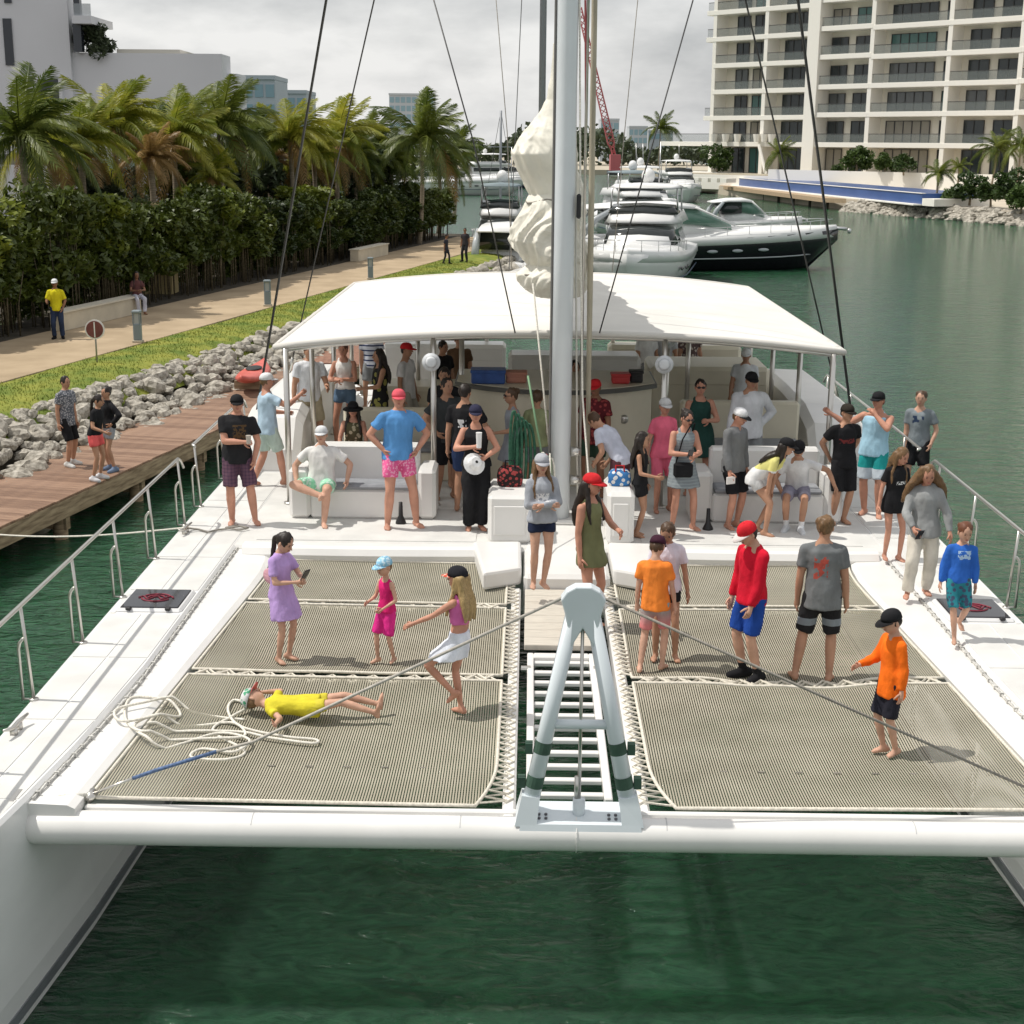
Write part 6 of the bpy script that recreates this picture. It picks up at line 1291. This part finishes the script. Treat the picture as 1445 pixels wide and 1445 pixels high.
# --- on the nets
NZ=1.545
a=person('girl in lavender dress with ponytail standing on the port net looking at a phone',(400,933),751,z=NZ,sex='f',sk='fair',hair='dark',hs='pony',top=('tee',C((.46,.31,.62)),{'skirt':.80,'hem':.9,'slv':.7}),yaw=52,aR='ph',aL='ph',hd=(0,24),fR=(-.08,0,.075),fL=(.10,.0,.075),wd=1.1)
phone('phone held by the girl in the lavender dress',a['hand']['L']+Vector((.02,-.02,.05)),.9)
mb=MB(); mb.ell((0,0,0),.05,.12,.09,nu=14,nv=8); held('belt_bag','pale pink belt bag at the back of the girl in the lavender dress','bag',mb,C((.60,.33,.38)),a['pt'](.03,.19,1.12),R(52))
person('small child in magenta romper and blue cap on the port net',(545,934),793,z=NZ,sex='f',sk='fair',cap=C((.25,.50,.68),'floral',(.55,.70,.78)),hair='lbrown',top=('tank',C((.62,.02,.16)),{'hem':.9}),bot=('shorts',C((.66,.03,.24)),{'len':.98,'loose':1.15}),yaw=-40,aR='fw',aL=((.14,-.20,1.02),(1,.4,-.4)),fR=(-.10,-.10,.075),fL=(.10,.08,.075))
person('girl in pink top and white skirt with flowered headband standing on one leg',(648,1008),803,z=NZ,sex='f',sk='red',cap=(C((.02,.02,.025)),C((.60,.10,.06),'floral',(.7,.6,.5))),capyaw=0,hair='blond',hs='long',top=('crop',C((.66,.16,.42)),{'hem':1.12}),bot=('skirt',C((.66,.69,.76)),{'len':.62}),yaw=-120,aL=((.30,-.44,1.12),(.5,.4,-1)),aR='dn',fL=(.10,-.02,.30,(.5,-1,.2)),fR=(-.04,.0,.075))
mk=Matrix.Translation(Vector(at(432,1018,1.535))+Vector((.72,.02,.135)))@Matrix(((0.06,-.0,-.997,0),(.997,0,.06,0),(0,-1,0,0),(0,0,0,1)))
person('child in yellow t-shirt and colourful cap lying on the port net',mtx=mk,h=1.32,sk='fair',cap=(C((.62,.62,.62),'floral',(.10,.35,.20),14),C((.50,.12,.12))),hair='lbrown',top=('tee',C((.62,.54,.04)),{'hem':.78,'loose':1.3}),bot=('shorts',C((.58,.50,.05)),{'len':.55}),aR=((.62,.0,1.20),(.2,.3,-1)),aL=((.34,-.02,1.62),(1,0,-.2)),fR=(-.11,.02,.08,(0,-1,0)),fL=(.13,.0,.08,(0,-1,0)),hd=(25,12))
person('boy in neon orange t-shirt and grey faded shorts seen from behind',(918,944),759,z=NZ,sk='fair',cap=C((.05,.015,.03)),hair='brown',top=('tee',C((.85,.24,.04)),{'hem':.82,'loose':1.4}),bot=('shorts',C((.30,.36,.35),'ombre',(.62,.20,.20),(.60,.86)),{'len':.85}),yaw=160,aR='dn',aL='dn',hd=(0,16),fR=(-.14,-.04,.075),fL=(.10,.16,.075))
person('girl in white t-shirt and black shorts with dark ponytail on the starboard net',(938,928),735,z=NZ,sex='f',sk='tan',hair='brown',hs='pony',top=('tee',C((.68,.64,.72)),{'hem':.86,'loose':1.3}),bot=('shorts',BLK,{'len':.45}),yaw=-5,aR='dn',aL='dn',hd=(-20,22))
person('youth in red long-sleeved top, blue shorts and red cap on the starboard net',(1054,958),732,z=NZ,sk='fair',cap=(C((.60,.02,.03)),C((.66,.60,.58))),hair='dark',top=('long',C((.56,.01,.03)),{'hem':.86,'loose':1.2}),bot=('shorts',C((.015,.06,.30)),{'len':.88}),yaw=-62,aR='dn',aL=((.16,-.14,.80),(.5,1,0)),hd=(0,22),socks=BLK,shoes=BLK,fR=(-.10,.02,.075),fL=(.10,.06,.075))
person('tall youth seen from behind in grey t-shirt with red back print and striped shorts',(1148,960),727,z=NZ,sk='tan',hair='lbrown',hs='mop',top=('tee',C((.16,.17,.175),'print',(.40,.08,.06),(-.07,.07,1.12,1.36,False,26)),{'hem':.80,'loose':1.3}),bot=('shorts',C((.02,.02,.022),'band',(.22,.25,.28),(.60,.68)),{'len':.95}),yaw=170,aR='dn',aL='dn',fR=(-.15,.0,.075),fL=(.19,.0,.075))
person('boy in bright orange long-sleeved top and black cap on the starboard net',(1250,1064),863,z=NZ,sk='fair',cap=BCAP,hair='dark',top=('long',C((.88,.16,.012)),{'hem':.74,'loose':1.5}),bot=('shorts',C((.02,.02,.03)),{'len':.98}),yaw=-70,aR='fw',aL='dn',hd=(0,10),fR=(-.06,.0,.075),fL=(.07,.08,.075))
# --- aft
for u,v,byy,lab,cm,yw,cp in((624,474,15.2,'man in black standing behind the console by the awning post',BLK,40,None),(646,482,16.2,'person in brown top farther aft behind the console',C((.12,.07,.04)),0,None),(523,470,17.6,'person in white and navy top by the stern locker',C((.5,.52,.58),'stripe',(.03,.04,.1),10),0,None),(811,490,12.9,'dark haired person in grey top at the console behind the mast',C((.3,.31,.34)),0,None),(912,476,18.0,'person in white top with ruddy arms at the stern',C((.7,.7,.7)),20,None),(940,480,18.2,'person in pale grey shirt at the stern among others',C((.5,.52,.55)),-20,None),(972,482,18.4,'person in dark patterned top at the stern rail',C((.12,.08,.08),'floral',(.5,.45,.4),16),10,None),(1054,506,14.6,'person in white cap standing by the starboard coaming',C((.6,.62,.64)),0,WCAP),(626,516,11.0,'person in black top between two men in the awning shade',BLK,0,None)):
    person(lab,head=(u,v),by=byy,h=None if byy<12 else 1.68,sk='tan',hair='dark',cap=cp,top=('tee',cm,{}),bot=('shorts',GREY),yaw=yw,vox=.026,z=D)
# --- ashore
person('man in patterned grey shirt and black shorts on the dock',(99,657),530,z=.82,sk='tan',hair='dark',top=('tee',C((.12,.13,.15),'floral',(.40,.40,.42),30),{'hem':.80,'loose':1.4}),bot=('shorts',BLK,{'len':.95}),yaw=70,shoes=C((.6,.6,.58)),vox=.02)
person('woman in black top and coral shorts bending slightly on the dock',(140,677),556,z=.82,sex='f',sk='tan',hair='dark',hs='pony',top=('tee',BLK,{'hem':.94}),bot=('shorts',C((.75,.12,.12)),{'len':.5,'loose':1.1}),yaw=75,lean=10,shoes=C((.6,.6,.62)),vox=.02,aR='fw')
person('woman in black jacket and grey shorts on the dock beside the coral shorts',(157,664),546,z=.82,sex='f',sk='tan',hair='dark',hs='bun',top=('long',BLK,{'hem':.92}),bot=('shorts',C((.30,.31,.34)),{'len':.55}),yaw=-50,aR='ph',aL='hip',shoes=C((.15,.2,.3)),vox=.02)
person('man in yellow shirt and jeans with white cap standing on the path',(82,478),394,z=1.6,sk='brown',hair='dark',cap=WCAP,top=('tee',C((.66,.58,.02)),{'hem':.84,'slv':.85}),bot=('pants',C((.03,.045,.09))),aR='fw',aL='pk',yaw=10,vox=.022,shoes=BLK)
sp=sh(21.6,8.25,1.6); person('woman in white trousers sitting on the bench wall by the hedge',feet=proj((sp[0],sp[1],1.6)),z=1.6,h=1.62,sex='f',sk='brown',hair='dark',hs='long',top=('tee',C((.12,.05,.05)),{'hem':.95}),bot=('pants',C((.55,.55,.62))),pel=(0,.40,.58),fR=(-.08,0,.075),fL=(.1,-.05,.075),aR='ph',aL='ph',yaw=30,vox=.024)
person('dark clothed person walking on the path near the far bench wall',(630,372),331,z=1.6,sk='brown',hair='dark',top=('tee',C((.03,.03,.04)),{}),bot=('pants',C((.03,.03,.04))),yaw=60,vox=.03,fR=(-.1,.15,.08),fL=(.1,-.15,.08),shoes=BLK)
person('dark clothed person on the path beside the pale grey boat',(656,369),322,z=1.6,sk='brown',hair='dark',top=('tee',C((.04,.035,.04)),{}),bot=('pants',C((.025,.025,.03))),yaw=-30,vox=.03,shoes=BLK)
finish_people()
# ================================================================ loose things on the boat
rg_=random.Random(11); pts=[]
def rp(u,v): q=w2b(at(u,v,1.60)); return q
keys=[(345,1012),(300,1008),(250,1000),(205,1010),(165,1022),(172,1038),(215,1030),(255,1012),(225,1000),(185,1000),(178,1030),(200,1050),(240,1046),(300,1044),(345,1040),(330,1020),(280,1022),(220,1024),(190,1040),(215,1058),(255,1050),(310,1036),(352,1046),(330,1062),(285,1056),(270,1066),(320,1068),(345,1056),(300,1030),(330,1010),(352,998),(330,990),(322,1004),(340,1024),(400,1036),(445,1040),(440,1046),(380,1040),(340,1034),(260,1034),(205,1042)]
KP=[rp(u,v) for u,v in keys]; P3=[]
for i in range(len(KP)-1):
    p0,p1,p2,p3=KP[max(0,i-1)],KP[i],KP[i+1],KP[min(len(KP)-1,i+2)]
    for t in np.linspace(0,1,8,endpoint=False): P3.append(.5*((2*p1)+(-p0+p2)*t+(2*p0-5*p1+4*p2-p3)*t*t+(-p0+3*p1-3*p2+p3)*t**3))
base=b2w((-3.4,2.0,1.56)); mb=MB(); loop=[]
for i,q in enumerate(P3):
    lift=.03+.04*math.sin(i*.045)**2+.13*min(1,max(0,(abs(q[0])-3.62)/.16)); loop.append(Vector(b2w((q[0],q[1],1.545+lift)))-Vector(base))
mb.tube(loop,.0135,6); o=mb.obj('loose_rope',ROPE,None,True); o.location=base; tag(o,'long white rope lying in loose loops on the port net','rope')
base=b2w((-4.7,8.1,D)); mb=MB(); mb.tube([(-.28,-.02,.07),(-.15,.06,.03),(.0,-.06,.025),(.12,.05,.03),(.26,.12,.03),(.40,.05,.03),(.50,.16,.03),(.38,.22,.035),(.2,.16,.03),(.34,.30,.03)],.014,6); o=mb.obj('rope_tail',GROPE,None,True); o.location=base; tag(o,'short grey rope tail lying beside the port mooring cleat','rope')
for x,y,zz,sx,sy,sz,m,lab,nm,cat in((-1.05,11.6,3.265,.26,.17,.20,BLUEPL,'blue plastic crate standing on the console counter','storage_crate','crate'),(-.62,11.7,3.265,.16,.14,.15,mat('salmon_box',(.55,.25,.18),.6),'salmon coloured box on the console counter beside the blue crate','box','box'),(1.0,11.7,3.265,.14,.12,.14,REDPL,'red box on the starboard end of the console counter','box','box'),(1.25,11.8,3.265,.10,.10,.17,DARK,'black case on the starboard end of the console counter','case','case')):
    mb=MB(); mb.box(-sx,sx,-sy,sy,0,sz,bev=.02); mb.box(-sx-.012,sx+.012,-sy-.012,sy+.012,sz*.82,sz+.015,bev=.01); mb.box(-sx*.8,sx*.8,-sy-.01,-sy+.02,sz*.25,sz*.6,bev=.004); o=mb.obj(nm,m); o.location=b2w((x,y,zz)); tag(o,lab,cat)
def bagp(name,label,loc,sx,sy,sz,m,m2):
    e=empty(name,tuple(b2w(loc)),0,label,'bag'); mb=MB(); rg=[]
    for t,k in((0,.92),(.12,1),(.5,1.04),(.8,.96),(1,.7)): rg.append([(sx*k*math.copysign(abs(math.cos(a))**.6,math.cos(a)),sy*k*math.copysign(abs(math.sin(a))**.6,math.sin(a)),sz*t) for a in np.linspace(0,2*math.pi,18,endpoint=False)])
    mb.rings(rg); mb.obj('bag_body',m,e,True); mb=MB(); mb.tube([(-sx*.4,-sy*.7,sz*.8),(-sx*.35,-sy*.5,sz*1.35),(sx*.35,-sy*.5,sz*1.35),(sx*.4,-sy*.7,sz*.8)],.012,6); mb.obj('handle',m2,e,True)
bagp('tote_bag','black and red patterned tote bag standing on the port mast locker',(-.66,8.3,2.405),.17,.11,.26,C((.03,.02,.02),'floral',(.35,.06,.06),20),BLK)
bagp('beach_bag','blue and white beach bag on the starboard mast locker',(.80,8.2,2.455),.15,.11,.2,C((.05,.18,.42),'floral',(.7,.7,.7),16),RCAP)
bagp('backpack','dark backpack on the deck behind the port mast locker',(-.75,9.3,D),.17,.12,.42,BLK,BLK)
